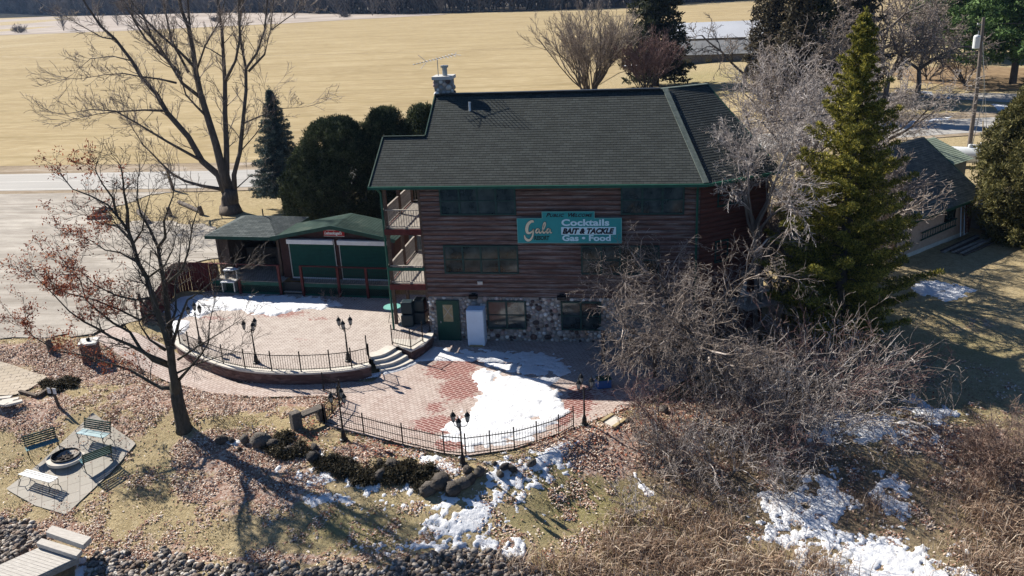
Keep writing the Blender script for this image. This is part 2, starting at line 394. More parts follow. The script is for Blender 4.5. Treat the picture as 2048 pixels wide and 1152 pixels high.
def sheet(name, poly, mat, dz=.02, step=1., kind='structure', jag=0., js=1., z=None, attrs=None, label=None):
    P = np.array(poly, float)
    x0, y0 = P.min(0)-step; x1, y1 = P.max(0)+step
    xs = np.arange(x0, x1+step, step); ys = np.arange(y0, y1+step, step)
    X, Y = np.meshgrid(xs, ys); D = poly_sd(poly, X, Y)
    if jag: D = D + (fbm(X*js, Y*js, 7)-.5)*2*jag
    # march the outline: pull the vertices just outside onto the edge
    gx, gy = np.gradient(D, step, step)[::-1]; g = gx*gx+gy*gy+1e-6
    out = (D < 0) & (D > -1.6*step)
    X = np.where(out, X-gx*D/g, X); Y = np.where(out, Y-gy*D/g, Y)
    ok = D > -1.6*step
    Fc = gridfaces(len(xs), len(ys)); k = ok.ravel()[Fc].all(1) & (D.ravel()[Fc] > 0).any(1); Fc = Fc[k]
    used = np.unique(Fc); re = np.zeros(X.size, int); re[used] = np.arange(len(used))
    Xf = X.ravel()[used]; Yf = Y.ravel()[used]; Zf = (T(Xf, Yf) if z is None else np.full(Xf.shape, z))+dz
    at = {n: fn(Xf, Yf) for n, fn in attrs.items()} if attrs else None
    o = npmesh(name, np.stack([Xf, Yf, Zf], 1), re[Fc], mat, attrs=at, smooth=True)
    return tag(o, label=label, kind=kind)
exec_parts = []
# ------------------------------------------------------------------ ground
def W2(pts, z=None): return [tuple((G(x, y, z) if z is not None else GT(x, y))[:2]) for x, y in pts]
def blobs(X, Y, L_):
    a = np.zeros(np.shape(X))
    for (px, py, rx, ry, w) in L_:
        c = GT(px, py); a = np.maximum(a, w*np.exp(-((X-c.x)/rx)**2-((Y-c.y)/ry)**2))
    return a
LEAF = [(300, 1112, 4, .35, .9), (560, 1118, 4, .35, .8), (760, 1112, 2, .3, .7), (60, 710, 5, 1.2, 1), (200, 740, 4, 1.6, 1), (330, 790, 3, 1.8, 1), (470, 800, 3.5, 1.3, 1), (600, 800, 1.8, 1, .9), (420, 900, 2, 1.5, .8), (500, 920, 2.5, 1.5, 1),
        (560, 980, 2, 1.3, .9), (440, 980, 2, 1.2, .8), (60, 820, 2.5, 1.5, .9), (130, 900, 1, .6, .5), (720, 900, 1.2, .7, 1), (1200, 900, 2.2, 1.6, 1), (1130, 890, 1.5, .8, 1), (1300, 880, 3, 2, .8),
        (1450, 820, 3, 1.2, 1), (1150, 1000, 2.2, 1.6, .35), (1900, 880, 3, 1.2, .9), (1990, 960, 2, 2.5, .8), (330, 1090, 2, .7, .6), (120, 1060, 2.5, .8, .7), (1600, 880, 3, 1.5, .6), (700, 1110, 3, .6, .3),
        (330, 640, 3, 1, .6), (640, 600, 4, .3, .6), (1950, 650, 3, 1.2, .45), (240, 860, 1.5, 1, .8), (820, 940, 2, .8, .6), (480, 1000, 3, 2, .55)]
GREEN = [(300, 960, 3, 1.6, .35), (700, 1060, 3, 1.4, .65), (1180, 1000, 3, 2, .9), (1080, 1050, 2, 1, .6), (120, 730, 1, .4, .6), (480, 850, 2, .6, .45), (1950, 700, 5, 3, .5), (1400, 60, 2, 2, 0),
         (1400, 145, 14, 6, .9), (1450, 185, 8, 3, .7), (1850, 240, 12, 8, .5), (500, 420, 6, 2.5, .35), (1850, 620, 6, 6, .35), (560, 430, 6, 3, .3), (1800, 820, 5, 2, .5)]
DARK = [(1450, 900, 7, 3.5, .9), (1300, 1100, 5, 1.6, .45), (1700, 1000, 7, 4, .8), (1500, 800, 6, 3, .85), (1900, 1080, 5, 2, .6), (560, 910, 1.6, .7, .8), (740, 950, 2.5, .8, .8), (640, 870, 1.5, .7, .7), (1600, 700, 6, 4, .8), (620, 600, 7, .5, .8), (380, 620, 2, 1.5, .7),
        (60, 790, 2, .8, .7), (1000, 690, 7, .7, .9), (250, 350, 4, 2, .2)]
def span(a, b, s): return list(np.arange(a, b, s))
def growing(a, b, s0, g=1.25):
    o = []; s = s0; x = a
    while abs(x) < abs(b) and abs(x-a) < abs(b-a):
        x += s if b > a else -s; s *= g; o.append(x)
    return o
xs = sorted(growing(-36, -2300, .6)) + span(-36, 24, .34) + growing(24, 2200, .6)
ys = sorted(growing(19, 2, .8)) + span(19, 54, .34) + growing(54, 1700, .6)
X, Y = np.meshgrid(xs, ys); Z = np.maximum(T(X, Y), -4.2)
near = (X > -37) & (X < 25) & (Y < 55)
Z = Z + np.where(near, (fbm(X*1.1, Y*1.1, 3)-.55)*.07, 0)
# keep it below the paved areas
PATIO_LOW = W2([(648, 850), (728, 870), (806, 889), (888, 907), (932, 912), (1029, 898), (1146, 857), (1176, 845), (1262, 812), (1330, 780), (1500, 700), (1400, 684), (1100, 680), (868, 672), (820, 700), (745, 765), (600, 762), (480, 768), (400, 735), (340, 705), (230, 672), (190, 695), (250, 728), (330, 762), (420, 787), (520, 795), (640, 792), (683, 798), (679, 812), (664, 830)], 0)
low_in = poly_sd(PATIO_LOW, X, Y)
Z = np.where(low_in > -.5, np.minimum(Z, T(X, Y)-.05), Z)
A = {'leaf': blobs(X, Y, LEAF).ravel(), 'green': blobs(X, Y, GREEN).ravel(), 'brush': blobs(X, Y, DARK).ravel()}
M = Mat('ground', rough=.95, spec=.1)
M.c = M.ramp(M.noise(3.2, 6, .75), [(.25, (.28, .22, .12)), (.5, (.46, .375, .22)), (.75, (.60, .51, .33))])
M.mix(M.ramp(M.noise(26, 3, .7), [(.45, 0.), (.75, .6)]), (.13, .095, .05))
gr = M.ramp(M.noise(9, 4, .7), [(.3, (.18, .17, .07)), (.7, (.36, .33, .15))])
M.mix(M.ramp(M.math('ADD', M.attr('green'), M.math('MULTIPLY', M.math('SUBTRACT', M.noise(1.6, 5, .7), .5), 1.1)), [(.25, 0.), (.75, .85)]), gr)
M.mix(M.ramp(M.math('ADD', M.attr('brush'), M.math('MULTIPLY', M.math('SUBTRACT', M.noise(2.4, 5, .7), .5), .9)), [(.3, 0.), (.8, .9)]), M.ramp(M.noise(7, 5, .75), [(.3, (.07, .05, .04)), (.7, (.21, .16, .12))]))
lf = M.ramp(M.voro(11), [(0, (.16, .07, .05)), (.3, (.34, .19, .155)), (.55, (.48, .35, .30)), (.8, (.58, .47, .42)), (1, (.72, .65, .60))])
M.mix(M.ramp(M.math('ADD', M.attr('leaf'), M.math('MULTIPLY', M.math('SUBTRACT', M.noise(1.9, 6, .75), .5), 1.3)), [(.42, 0.), (.6, .9)]), lf)
M.mix(M.ramp(M.noise(7, 4, .8), [(.5, 0.), (.66, .5)]), (.15, .11, .065)); M.mix(M.ramp(M.noise(9, 3, .8, M.mp((1, 1, 1), (0, 0, 1))), [(.58, 0.), (.7, .5)]), (.66, .58, .42))
M.bump(M.noise(10, 5, .8), 1., .08)
MT['ground'] = M.done()
g = npmesh('ground', np.stack([X.ravel(), Y.ravel(), Z.ravel()], 1), gridfaces(len(xs), len(ys)), 'ground', attrs=A, smooth=True); tag(g, kind='structure')
M = Mat('lake', (.02, .035, .04), .12, .5); M.bump(M.noise(1.2, 4, .6), .25, .05); MT['lake'] = M.done()
tag(MB().add([(-600, -600, -2.3), (600, -600, -2.3), (600, 24, -2.3), (-600, 24, -2.3)], [(0, 1, 2, 3)]).build('lake', 'lake'), kind='structure')
# far field, wetland
M = Mat('field', rough=1, spec=.05)
M.c = M.ramp(M.noise(1, 6, .65, M.mp((.05, .12, 1), (0, 0, R(12)))), [(.28, (.30, .235, .13)), (.5, (.37, .295, .168)), (.72, (.44, .36, .22))])
M.mix(M.ramp(M.noise(1, 5, .7, M.mp((.06, .22, 1), (0, 0, R(-8)))), [(.5, 0.), (.75, .35)]), (.29, .225, .12))
M.mix(M.ramp(M.noise(2.2, 4, .8, M.mp((.4, 1.2, 1))), [(.45, 0.), (.75, .45)]), (.26, .20, .11))
M.mix(M.ramp(M.noise(1, 3, .5, M.mp((.4, 1.6, 1), (0, 0, R(4)))), [(.45, 0.), (.75, .45)]), (.56, .47, .31))
wv = M.N.new('ShaderNodeTexWave'); wv.wave_type = 'RINGS'; wv.inputs['Scale'].default_value = .012; wv.inputs['Distortion'].default_value = 3.5; wv.inputs['Detail'].default_value = 3; wv.inputs['Detail Scale'].default_value = .6; M.ln(M.mp((1, 2.2, 1)), wv.inputs['Vector'])
M.mix(M.ramp(wv.outputs['Fac'], [(.0, .45), (.05, 0.)]), (.25, .20, .10))
M.bump(M.noise(1.5, 5, .7), .5, .1); MT['field'] = M.done()
FIELD = W2([(-300, 352), (0, 334), (500, 327), (700, 320), (900, 300), (1060, 260), (1150, 200), (1240, 148), (1340, 132), (1420, 95), (1600, 70), (1900, 60), (2300, 55), (2300, -8), (1700, 3), (1500, 9), (1240, 22), (800, 34), (560, 47), (300, 57), (0, 66), (-300, 76)], .5)
sheet('field', FIELD, 'field', .06, 4.)
M = Mat('wetland', rough=1, spec=.05)
M.c = M.ramp(M.noise(1, 6, .7, M.mp((.02, .12, 1))), [(.3, (.27, .23, .19)), (.5, (.42, .37, .33)), (.7, (.55, .51, .47))])
M.mix(M.ramp(M.noise(1, 4, .8, M.mp((.15, .5, 1))), [(.5, 0.), (.7, .6)]), (.25, .20, .17)); MT['wetland'] = M.done()
sheet('wetland', W2([(-400, 80), (0, 68), (300, 59), (560, 49), (800, 36), (900, 30), (560, 22), (200, 25), (0, 30), (-400, 36)], .5), 'wetland', .12, 6.)
# road and parking
M = Mat('asphalt', rough=.85, spec=.2)
M.c = M.ramp(M.noise(.5, 5, .6, M.mp((.1, 1, 1))), [(.3, (.33, .325, .315)), (.7, (.43, .42, .40))]); M.mix(M.ramp(M.noise(30, 3), [(.5, 0.), (.8, .3)]), (.2, .2, .2)); MT['asphalt'] = M.done()
RC = [(-160, 70.5), (-90, 71.3), (-62, 71.7), (-34, 72.2), (-18, 74.0), (-6, 77.5), (6, 82), (18, 87), (31, 90.8), (46, 92.6), (70, 93.5), (140, 94)]
def along(rc, off):
    o = []
    for i, p in enumerate(rc):
        a = Vector(rc[max(i-1, 0)]); b = Vector(rc[min(i+1, len(rc)-1)]); d = (b-a).normalized(); o.append((p[0]-d.y*off, p[1]+d.x*off))
    return o
def strip(name, rc, o0, o1, mat, dz, kind='structure'):
    rc2 = []
    for i in range(len(rc)-1):
        n = max(1, int((Vector(rc[i+1])-Vector(rc[i])).length/3))
        rc2 += [tuple(Vector(rc[i]).lerp(Vector(rc[i+1]), k/n)) for k in range(n)]
    rc2.append(rc[-1])
    # smooth
    for _ in range(4): rc2 = [rc2[0]]+[tuple((Vector(rc2[i-1])+Vector(rc2[i])*2+Vector(rc2[i+1]))/4) for i in range(1, len(rc2)-1)]+[rc2[-1]]
    A_, B_ = along(rc2, o0), along(rc2, o1); n = len(rc2)
    V = [(x, y, Tz(x, y)+dz) for x, y in A_]+[(x, y, Tz(x, y)+dz) for x, y in B_]
    o = MB().add(V, [(i, i+1, n+i+1, n+i) for i in range(n-1)]).build(name, mat, smooth=True); return tag(o, kind=kind)
strip('road', RC, -3.5, 3.5, 'asphalt', .07)
MT['paint_white'] = simple('paint_white', (.62, .61, .58), .7, .15, 2)
strip('road_marking', RC, -3.05, -2.93, 'paint_white', .078); strip('road_marking', RC, 2.93, 3.05, 'paint_white', .078)
MT['paint_yellow'] = simple('paint_yellow', (.55, .47, .25), .7, .2, 2)
strip('road_marking', RC, -.06, .06, 'paint_white', .078)
M = Mat('gravel', rough=.95, spec=.15)
M.c = M.ramp(M.noise(1, 6, .7, M.mp((.25, .7, 1), (0, 0, R(15)))), [(.3, (.27, .25, .22)), (.5, (.40, .37, .33)), (.7, (.54, .51, .46))])
M.mix(M.ramp(M.noise(45, 3, .8), [(.45, 0.), (.8, .5)]), (.17, .155, .14)); M.mix(M.ramp(M.noise(1, 5, .7, M.mp((.1, 1.6, 1), (0, 0, R(40)))), [(.5, 0.), (.68, .75)]), (.24, .21, .18))
M.bump(M.noise(25, 4, .7), .5, .03); MT['gravel'] = M.done()
PARK = W2([(-500, 388), (-200, 387), (420, 377), (300, 392), (215, 425), (220, 450), (330, 445), (430, 455), (470, 500), (445, 520), (380, 530), (330, 590), (300, 640), (215, 664), (150, 678), (60, 676), (0, 672), (-500, 640)], .5)
PARK = [p for p in PARK]
sheet('parking_lot', PARK, 'gravel', .05, .5, jag=.5, js=.8)
M = Mat('dirt_verge', rough=1, spec=.05); M.c = M.ramp(M.noise(.8, 6, .75, M.mp((.3, 1, 1))), [(.3, (.19, .15, .105)), (.5, (.33, .27, .20)), (.75, (.50, .45, .40))]); M.mix(M.ramp(M.noise(14, 3, .8), [(.5, 0.), (.75, .5)]), (.12, .09, .06)); M.bump(M.noise(5, 4), .5, .08); MT['verge'] = M.done()
strip('verge', RC, 3.5, 7.5, 'verge', .045); strip('verge', RC, -4.6, -3.5, 'verge', .058)
# driveways on the right
MT['drive'] = simple('drive', (.40, .38, .35), .95, .2, 1.5)
sheet('driveway', W2([(1820, 196), (1990, 205), (2100, 212), (2100, 192), (1980, 188), (1880, 190)], .8), 'drive', .04, 1.)
M = Mat('needle_bed', rough=.95, spec=.1); M.c = M.ramp(M.noise(1.2, 5, .7), [(.3, (.17, .115, .07)), (.7, (.34, .25, .155))]); MT['needle_bed'] = M.done()
sheet('pine_needle_bed', W2([(1760, 150), (1830, 165), (1940, 182), (2100, 185), (2100, 140), (1940, 135), (1800, 138)], .8), 'needle_bed', .05, 1., jag=1.2, js=.4)
# ------------------------------------------------------------------ patios
def wet(X, Y):
    return blobs(X, Y, [(905, 735, 1.5, 1.6, 1.), (925, 775, 1.2, 1.6, 1), (880, 850, 1.4, .9, 1), (1125, 830, .5, 1.4, 1), (870, 815, .8, .8, .7), (1000, 720, 4, 1.2, .55), (1215, 790, 3, 1.5, .5),
                        (560, 640, 2.5, .8, .75), (640, 655, 1.2, .5, .6), (430, 650, 2, .6, .6), (470, 625, 3, .5, .6), (610, 700, 1, .4, .55), (900, 890, .8, .6, 1), (1160, 800, .8, 2, .9)])
sheet('lower_patio', PATIO_LOW, 'brick_low', .02, .25, attrs={'wet': wet})
WALL_OUT = [(344, 676), (352, 690), (372, 704), (400, 716), (440, 731), (485, 741), (540, 746), (600, 747), (660, 744), (705, 739), (742, 731)]
ZU = .55
def smoothline(P, n=4, closed=False):
    P = [Vector(p) for p in P]; o = []
    for i in range(len(P)-1):
        p0 = P[max(i-1, 0)]; p1 = P[i]; p2 = P[i+1]; p3 = P[min(i+2, len(P)-1)]
        for k in range(n):
            t = k/n; o.append(.5*((2*p1)+(p2-p0)*t+(2*p0-5*p1+4*p2-p3)*t*t+(3*p1-p0-3*p2+p3)*t**3))
    o.append(P[-1]); return [tuple(q) for q in o]
wo = smoothline(W2(WALL_OUT, ZU+.05))
def offset(line, d):
    o = []
    for i, p in enumerate(line):
        a = Vector(line[max(i-1, 0)]); b = Vector(line[min(i+1, len(line)-1)]); t = (b-a).normalized(); o.append((p[0]-t.y*d, p[1]+t.x*d))
    return o
wi = offset(wo, .42)
STAIR_R = W2([(804, 703), (816, 700), (845, 686), (862, 673)], ZU)
top_edge = W2([(741, 714), (762, 710), (778, 703), (791, 695)], ZU)
UP = wi + top_edge + [(-11.45, 37.3), (-10.7, 37.6), (-10.7, 38.68), (-10.7, 43.5), (-13.8, 43.5), (-25, 44), (-25.2, 40), (-24.2, 38.5), (-23.6, 36.6)]
sheet('upper_patio', UP, 'brick_up', 0, .25, z=ZU, attrs={'wet': wet})
rw = thing('retaining_wall', 'curved dark block retaining wall with pale cap holding up the brick terrace', 'retaining wall', (wo[20][0], wo[20][1], 0))
for nm, a, b, z0, z1, mt in (('wall', offset(wo, .05), offset(wo, .36), -.1, ZU-.02, 'wallblock'), ('cap', wo, wi, ZU-.02, ZU+.06, 'concrete')):
    n = len(a); mb = MB()
    V = [(x, y, z) for z in (z0, z1) for L_ in (a, b) for x, y in L_]
    fs = []
    for i in range(n-1): fs += [(i, i+1, 2*n+i+1, 2*n+i), (n+i+1, n+i, 3*n+i, 3*n+i+1), (2*n+i, 2*n+i+1, 3*n+i+1, 3*n+i), (i+1, i, n+i, n+i+1)]
    fs += [(0, 2*n, 3*n, n), (n-1, 2*n-1, 4*n-1, 3*n-1)]
    mb.add(V, fs)
    o = mb.build(nm, mt, rw, True); wall_o = o if nm == 'wall' else wall_o
# in the block wall the courses run along z: its own material
M = Mat('wallblock2', rough=.9); br = M.voro(5, M.mp((.7, .7, 2.1))); M.c = M.ramp(br, [(0, (.07, .04, .036)), (.5, (.12, .068, .06)), (1, (.20, .13, .115))]); M.bump(M.voro(5, M.mp((.7, .7, 2.1)), 'Distance'), .6, .04); MT['wallblock2'] = M.done()
wall_o.data.materials[0] = MT['wallblock2']
# curved steps
st = thing('curved_steps', 'curved concrete steps between the terrace and the lower brick patio', 'steps', tuple(G(780, 712, 0)))
TR = [([(741, 714), (762, 710), (778, 703), (792, 694)], ZU), ([(747, 722), (770, 718), (788, 711), (804, 702)], .43), ([(752, 732), (780, 727), (800, 719), (816, 710)], .29), ([(760, 741), (788, 736), (808, 729), (827, 720)], .15)]
for pts, z in TR:
    l = smoothline(W2(pts, z), 3); back = offset(l, .55); poly = l+back[::-1]
    MB().prism(poly, z-.14 if z > .16 else 0.0, z+.0015*z).build('step', 'concrete', st, True)
ld = thing('stair_landing_wall', 'short dark retaining wall with pale cap at the right of the curved steps', 'retaining wall', tuple(G(845, 690, 0)))
LW = W2([(793, 690), (822, 701), (846, 689), (863, 672), (866, 664)], ZU)
MB().prism(LW+[(-10.75, 37.9), (-12.2, 37.6)], -.05, ZU-.04).build('wall', 'wallblock2', ld, True)
MB().prism([(x, y) for x, y in W2([(792, 690), (822, 703), (847, 691), (866, 672), (868, 662)], ZU)]+[(-10.74, 37.95), (-11.0, 37.3), (-12.2, 37.35)], ZU-.038, ZU+.05).build('cap', 'concrete', ld, True)
# fire pit terrace, left path
sheet('fire_pit_terrace', W2([(3, 948), (190, 843), (272, 884), (122, 990), (60, 975)], -.45), 'flag', .05, .3)
sheet('slab_path', W2([(-40, 722), (20, 732), (75, 748), (95, 752), (60, 775), (30, 788), (-60, 790)], .1), 'slab_path', .06, .3)
# ------------------------------------------------------------------ building helpers
def roofplane(e0, e1, r0, r1, n, mat, name, parent, lift=.012, ulen=None):
    e0, e1, r0, r1 = map(Vector, (e0, e1, r0, r1)); mb = MB()
    nrm = (e1-e0).cross(r0-e0).normalized()
    if nrm.z < 0: nrm = -nrm
    ud = (e1-e0).normalized()
    for k in range(n):
        a, b = k/n, (k+1)/n
        A_, B_ = e0.lerp(r0, a)+nrm*lift, e1.lerp(r1, a)+nrm*lift; C_, D_ = e1.lerp(r1, b), e0.lerp(r0, b)
        us = [(q-e0).dot(ud) for q in (A_, B_, C_, D_)]
        mb.quaduv([A_, B_, C_, D_], [(us[0], k+.02), (us[1], k+.02), (us[2], k+.98), (us[3], k+.98)])
        A0, B0 = e0.lerp(r0, a), e1.lerp(r1, a)
        mb.quaduv([A0, B0, B_, A_], [(us[0], k), (us[1], k), (us[1], k+.02), (us[0], k+.02)])
    return mb.build(name, mat, parent, True)
def logwall(mb, p0, p1, z0, z1, pitch=.235, bulge=.05, top=None):
    p0 = Vector((p0[0], p0[1], 0)); p1 = Vector((p1[0], p1[1], 0)); d = (p1-p0).normalized(); nrm = Vector((d.y, -d.x, 0))
    n = max(1, round((z1-z0)/pitch)); h = (z1-z0)/n
    for k in range(n):
        z = z0+k*h; prof = [(0, 0), (.18, .75), (.5, 1), (.82, .75), (1, 0)]
        if top:
            L_ = (p1-p0).length; lo_, hi_ = top(z+h*.5)
            a, b = p0+d*lo_*L_, p0+d*hi_*L_
        else: a, b = p0, p1
        vs = [q+nrm*(bulge*o)+Vector((0, 0, z+h*t)) for t, o in prof for q in (a, b)]
        mb.add(vs, [(2*i, 2*i+1, 2*i+3, 2*i+2) for i in range(4)])
    return mb
def window(parent, p, d, w, h, nx, z0, mid=True, frame='frame_dark', out=.05, name='window'):
    """p: lower left corner on the wall, d: unit direction along the wall"""
    d = Vector((d[0], d[1], 0)).normalized(); nrm = Vector((d.y, -d.x, 0)); p = Vector((p[0], p[1], z0)); rz = math.atan2(d.y, d.x)
    f = MB(); t = .07
    def bx(mb, u0, u1, v0, v1, o0, o1): mb.box(p+d*(u0+u1)/2+nrm*(o0+o1)/2+Vector((0, 0, (v0+v1)/2)), (u1-u0, o1-o0, v1-v0), rz)
    bx(f, -t, w+t, -t, 0, 0, out+.03); bx(f, -t, w+t, h, h+t, 0, out+.02); bx(f, -t, 0, 0, h, 0, out+.02); bx(f, w, w+t, 0, h, 0, out+.02)
    for i in range(1, nx): bx(f, w*i/nx-.045, w*i/nx+.045, 0, h, 0, out+.015)
    if mid:
        for i in range(nx): bx(f, w*i/nx+(.045 if i else 0), w*(i+1)/nx-(.045 if i < nx-1 else 0), h*.5-.025, h*.5+.025, 0, out+.008)
    wf = f.build(name, frame, parent, True)
    g_ = MB(); bx(g_, 0, w, 0, h, 0, out-.02); g_.build('pane', 'glass', wf, False)
    wf.children[0].data.transform(Matrix.Translation(-parent.location)); return wf
def stones(mb, p0, d, L_, z0, z1, skip, rnd, rmin=.07, rmax=.16, out=.03, n=900):
    d = Vector((d[0], d[1], 0)).normalized(); nrm = Vector((d.y, -d.x, 0)); P = []; rz = math.atan2(d.y, d.x)
    for tries in range(n*25):
        r = rmin+(rmax-rmin)*rnd.random()**1.3*(1-tries/(n*40)); u = rnd.uniform(r*.4, L_-r*.4); v = rnd.uniform(z0+r*.5, z1-r*.6)
        if any(a-r*.7 < u < b+r*.7 and c-r*.7 < v < e+r*.7 for a, b, c, e in skip): continue
        if any((u-a)**2+(v-b)**2 < (r+c)**2*.80 for a, b, c in P[-2500:]): continue
        P.append((u, v, r))
        if len(P) >= n: break
    for u, v, r in P:
        mb.ball(Vector((p0[0], p0[1], 0))+d*u+nrm*.0+Vector((0, 0, v)), (r*rnd.uniform(.92, 1.2), out+r*.4, r*rnd.uniform(.8, 1.0)), 8, 5, rnd, .08, rz)
    return mb
def facebox(mb, p, d, u0, u1, z0, z1, o0, o1):
    d = Vector((d[0], d[1], 0)).normalized(); nrm = Vector((d.y, -d.x, 0))
    return mb.box(Vector((p[0], p[1], 0))+d*(u0+u1)/2+nrm*(o0+o1)/2+Vector((0, 0, (z0+z1)/2)), (u1-u0, abs(o1-o0), z1-z0), math.atan2(d.y, d.x))
rnd = random.Random(11)
# ------------------------------------------------------------------ lodge
LX0, LX1, LY = -10.65, 2.2, 38.71
th = R(35); wd = Vector((math.cos(th), math.sin(th), 0)); wn_ = Vector((wd.y, -wd.x, 0))
RY, RZ, EZ, EY = 43.6, 11.25, 7.9, 38.1
lodge = thing('lodge_building', 'three storey lodge with red brown log siding, fieldstone base and green shingle roof', 'building', (-4, 39, 0))
WL = 3.9; BC = Vector((LX1, LY, 0)); BE = BC+wd*WL; back = Vector((-wd.y, wd.x, 0))
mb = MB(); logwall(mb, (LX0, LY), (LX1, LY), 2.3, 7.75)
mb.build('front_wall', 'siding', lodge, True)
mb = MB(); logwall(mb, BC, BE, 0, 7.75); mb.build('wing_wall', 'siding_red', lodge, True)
mb = MB()
logwall(mb, (LX0, 48.4), (LX0, LY), 0.3, 7.75)
def gab(z): t = (z-7.75)/(RZ-.1-7.75)*.5; return (max(0, t), min(1, 1-t))
logwall(mb, (LX0, 48.4), (LX0, LY), 7.75, RZ-.15, top=gab)
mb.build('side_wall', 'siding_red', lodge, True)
mb = MB(); GE = BE+back*10
mb.add([BE, GE, GE+Vector((0, 0, 7.8)), BE+Vector((0, 0, 7.8)), BE+back*5+Vector((0, 0, RZ-.1))], [(0, 1, 2, 4, 3)])
mb.add([(LX0, 48.4, 0), (LX1-3, 48.4, 0), (LX1-3, 48.4, 7.8), (LX0, 48.4, 7.8)], [(0, 1, 2, 3)])
BQ = Vector((LX1-3, 48.4, 0)); mb.add([BQ, GE, GE+Vector((0, 0, 7.8)), BQ+Vector((0, 0, 7.8))], [(0, 1, 2, 3)])
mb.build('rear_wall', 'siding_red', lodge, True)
cb = MB(); cb.box((LX0-.02, LY+.0, 5), (.12, .12, 5.5)); cb.build('corner_board', 'brown_wood', lodge, True)
# stone base
base = MB(); base.box(((LX0+LX1)/2, LY+.1, 1.14), (LX1-LX0, .2, 2.28)); so = base.build('stone_base', 'mortar', lodge, True)
DOOR = (.42, 1.55, -.1, 2.13); W1 = (LX0*-1-7.68, LX0*-1-5.88, .7, 2.1); W2_ = (-LX0-4.12, -LX0-2.3, .7, 2.1)
sm = stones(MB(), (LX0, LY), (1, 0), LX1-LX0, 0, 2.27, [DOOR, W1, W2_], rnd, .07, .165, .03, 1100)
sm.build('field_stones', 'stone', so, False, True); so.children[0].data.transform(Matrix.Translation(-lodge.location))
# windows
window(lodge, (-9.62, LY-.02), (1, 0), 3.45, 1.22, 4, 6.44, out=.06)
window(lodge, (-1.24, LY-.02), (1, 0), 2.68, 1.22, 3, 6.44, out=.06)
window(lodge, (-9.62, LY-.02), (1, 0), 3.45, 1.27, 4, 3.56, out=.06)
window(lodge, (-3.08, LY-.02), (1, 0), 3.45, 1.27, 4, 3.56, out=.06)
window(lodge, (-7.66, LY-.06), (1, 0), 1.75, 1.32, 2, .74, out=.05)
window(lodge, (-4.08, LY-.06), (1, 0), 1.75, 1.32, 2, .74, out=.05)
pw = BC+wd*.95; window(lodge, pw, wd, .62, .92, 1, 3.95, out=.05, mid=False)
pw = BC+wd*1.0; window(lodge, pw, wd, 1.3, .9, 2, 6.6, out=.05)
MT['blind'] = simple('blind', (.06, .09, .095), .4, .3, 1.5)
# door
dm = MB(); facebox(dm, (LX0, LY-.06), (1, 0), .5, 1.46, 0.03, 2.05, 0, .06); dr = dm.build('door', 'door_green', lodge, True)
fm = MB(); facebox(fm, (LX0, LY-.06), (1, 0), .42, .5, .0, 2.13, 0, .075); facebox(fm, (LX0, LY-.06), (1, 0), 1.46, 1.54, .0, 2.13, 0, .075); facebox(fm, (LX0, LY-.06), (1, 0), .5, 1.46, 2.05, 2.13, 0, .075)
fm.build('door_frame', 'dark_green', lodge, True)
pm = MB(); facebox(pm, (LX0, LY-.06), (1, 0), .74, 1.22, 1.02, 1.9, .05, .068); q = pm.build('door_window', 'yellow_wood', dr); q.data.transform(Matrix.Translation(-lodge.location))
xm = MB(); a = Vector((LX0+.76, LY-.135, 1.25)); b = Vector((LX0+1.2, LY-.135, 1.86)); xm.bar(a, b, .015, .03, (0, 1, 0)); xm.bar((a.x, a.y-.004, b.z), (b.x, a.y-.004, a.z), .015, .03, (0, 1, 0)); q = xm.build('cross_brace', 'offwhite', dr); q.data.transform(Matrix.Translation(-lodge.location))
xm = MB(); xm.ball((LX0+.6, LY-.15, 1.0), (.03, .03, .06), 6, 4); q = xm.build('handle', 'galv', dr); q.data.transform(Matrix.Translation(-lodge.location))
# roofs
JX = LX1+.2-(RY-EY)*math.tan(th/2); E0 = Vector((LX1+.2, EY, EZ)); J = Vector((JX, RY, RZ)); EL = 4.25; RL = EL-(RY-EY)*math.tan(th/2)
Ew = E0+wd*EL; Rw = J+wd*(EL-(RY-EY)*math.tan(th/2)*1.0)
Rw = Vector((J.x, J.y, J.z))+wd*((Ew-J).dot(wd))
YB, ZB = 41.0, EZ+(41.0-EY)*(RZ-EZ)/(RY-EY)
XL, XB = -12.85, -10.75
n1 = 21; n2 = 18
roofplane((XL, EY, EZ), (E0.x-.0, EY, EZ), (XL, YB, ZB), (E0.x+(J.x-E0.x)*(YB-EY)/(RY-EY), YB, ZB), n1, 'shingle', 'roof', lodge)
roofplane((XB, YB, ZB), (E0.x+(J.x-E0.x)*(YB-EY)/(RY-EY), YB, ZB), (XB, RY, RZ), (J.x, RY, RZ), n2, 'shingle', 'roof', lodge)
roofplane(E0, Ew, J, Rw, n1+n2, 'shingle', 'wing_roof', lodge)
bk = MB(); YK = 2*RY-EY
bk.add([(XB, RY, RZ), (J.x, RY, RZ), (J.x-2.2, YK, EZ), (XB, YK, EZ)], [(0, 1, 2, 3)])
bk.add([J, Rw, Rw+back*5.5+Vector((0, 0, EZ-RZ)), (J.x-2.2, YK, EZ)], [(0, 1, 2, 3)])
bk.add([(XL, YB, ZB), (XB, YB, ZB), (XB, 43.9, EZ), (XL, 43.9, EZ)], [(0, 1, 2, 3)])
bk.build('rear_roof', 'shingle', lodge, True)
cp = MB(); cp.bar(E0+Vector((0, 0, .03)), J+Vector((0, 0, .04)), .26, .04); cp.bar(J+Vector((-.4, 0, .03)), Rw+Vector((0, 0, .03)), .28, .04); cp.build('hip_cap', 'hip_cap', lodge, True)
cp = MB(); cp.bar((XB, RY, RZ+.05), (J.x-.25, RY, RZ+.05), .34, .07); cp.build('ridge_vent', 'dark_metal', lodge, True)
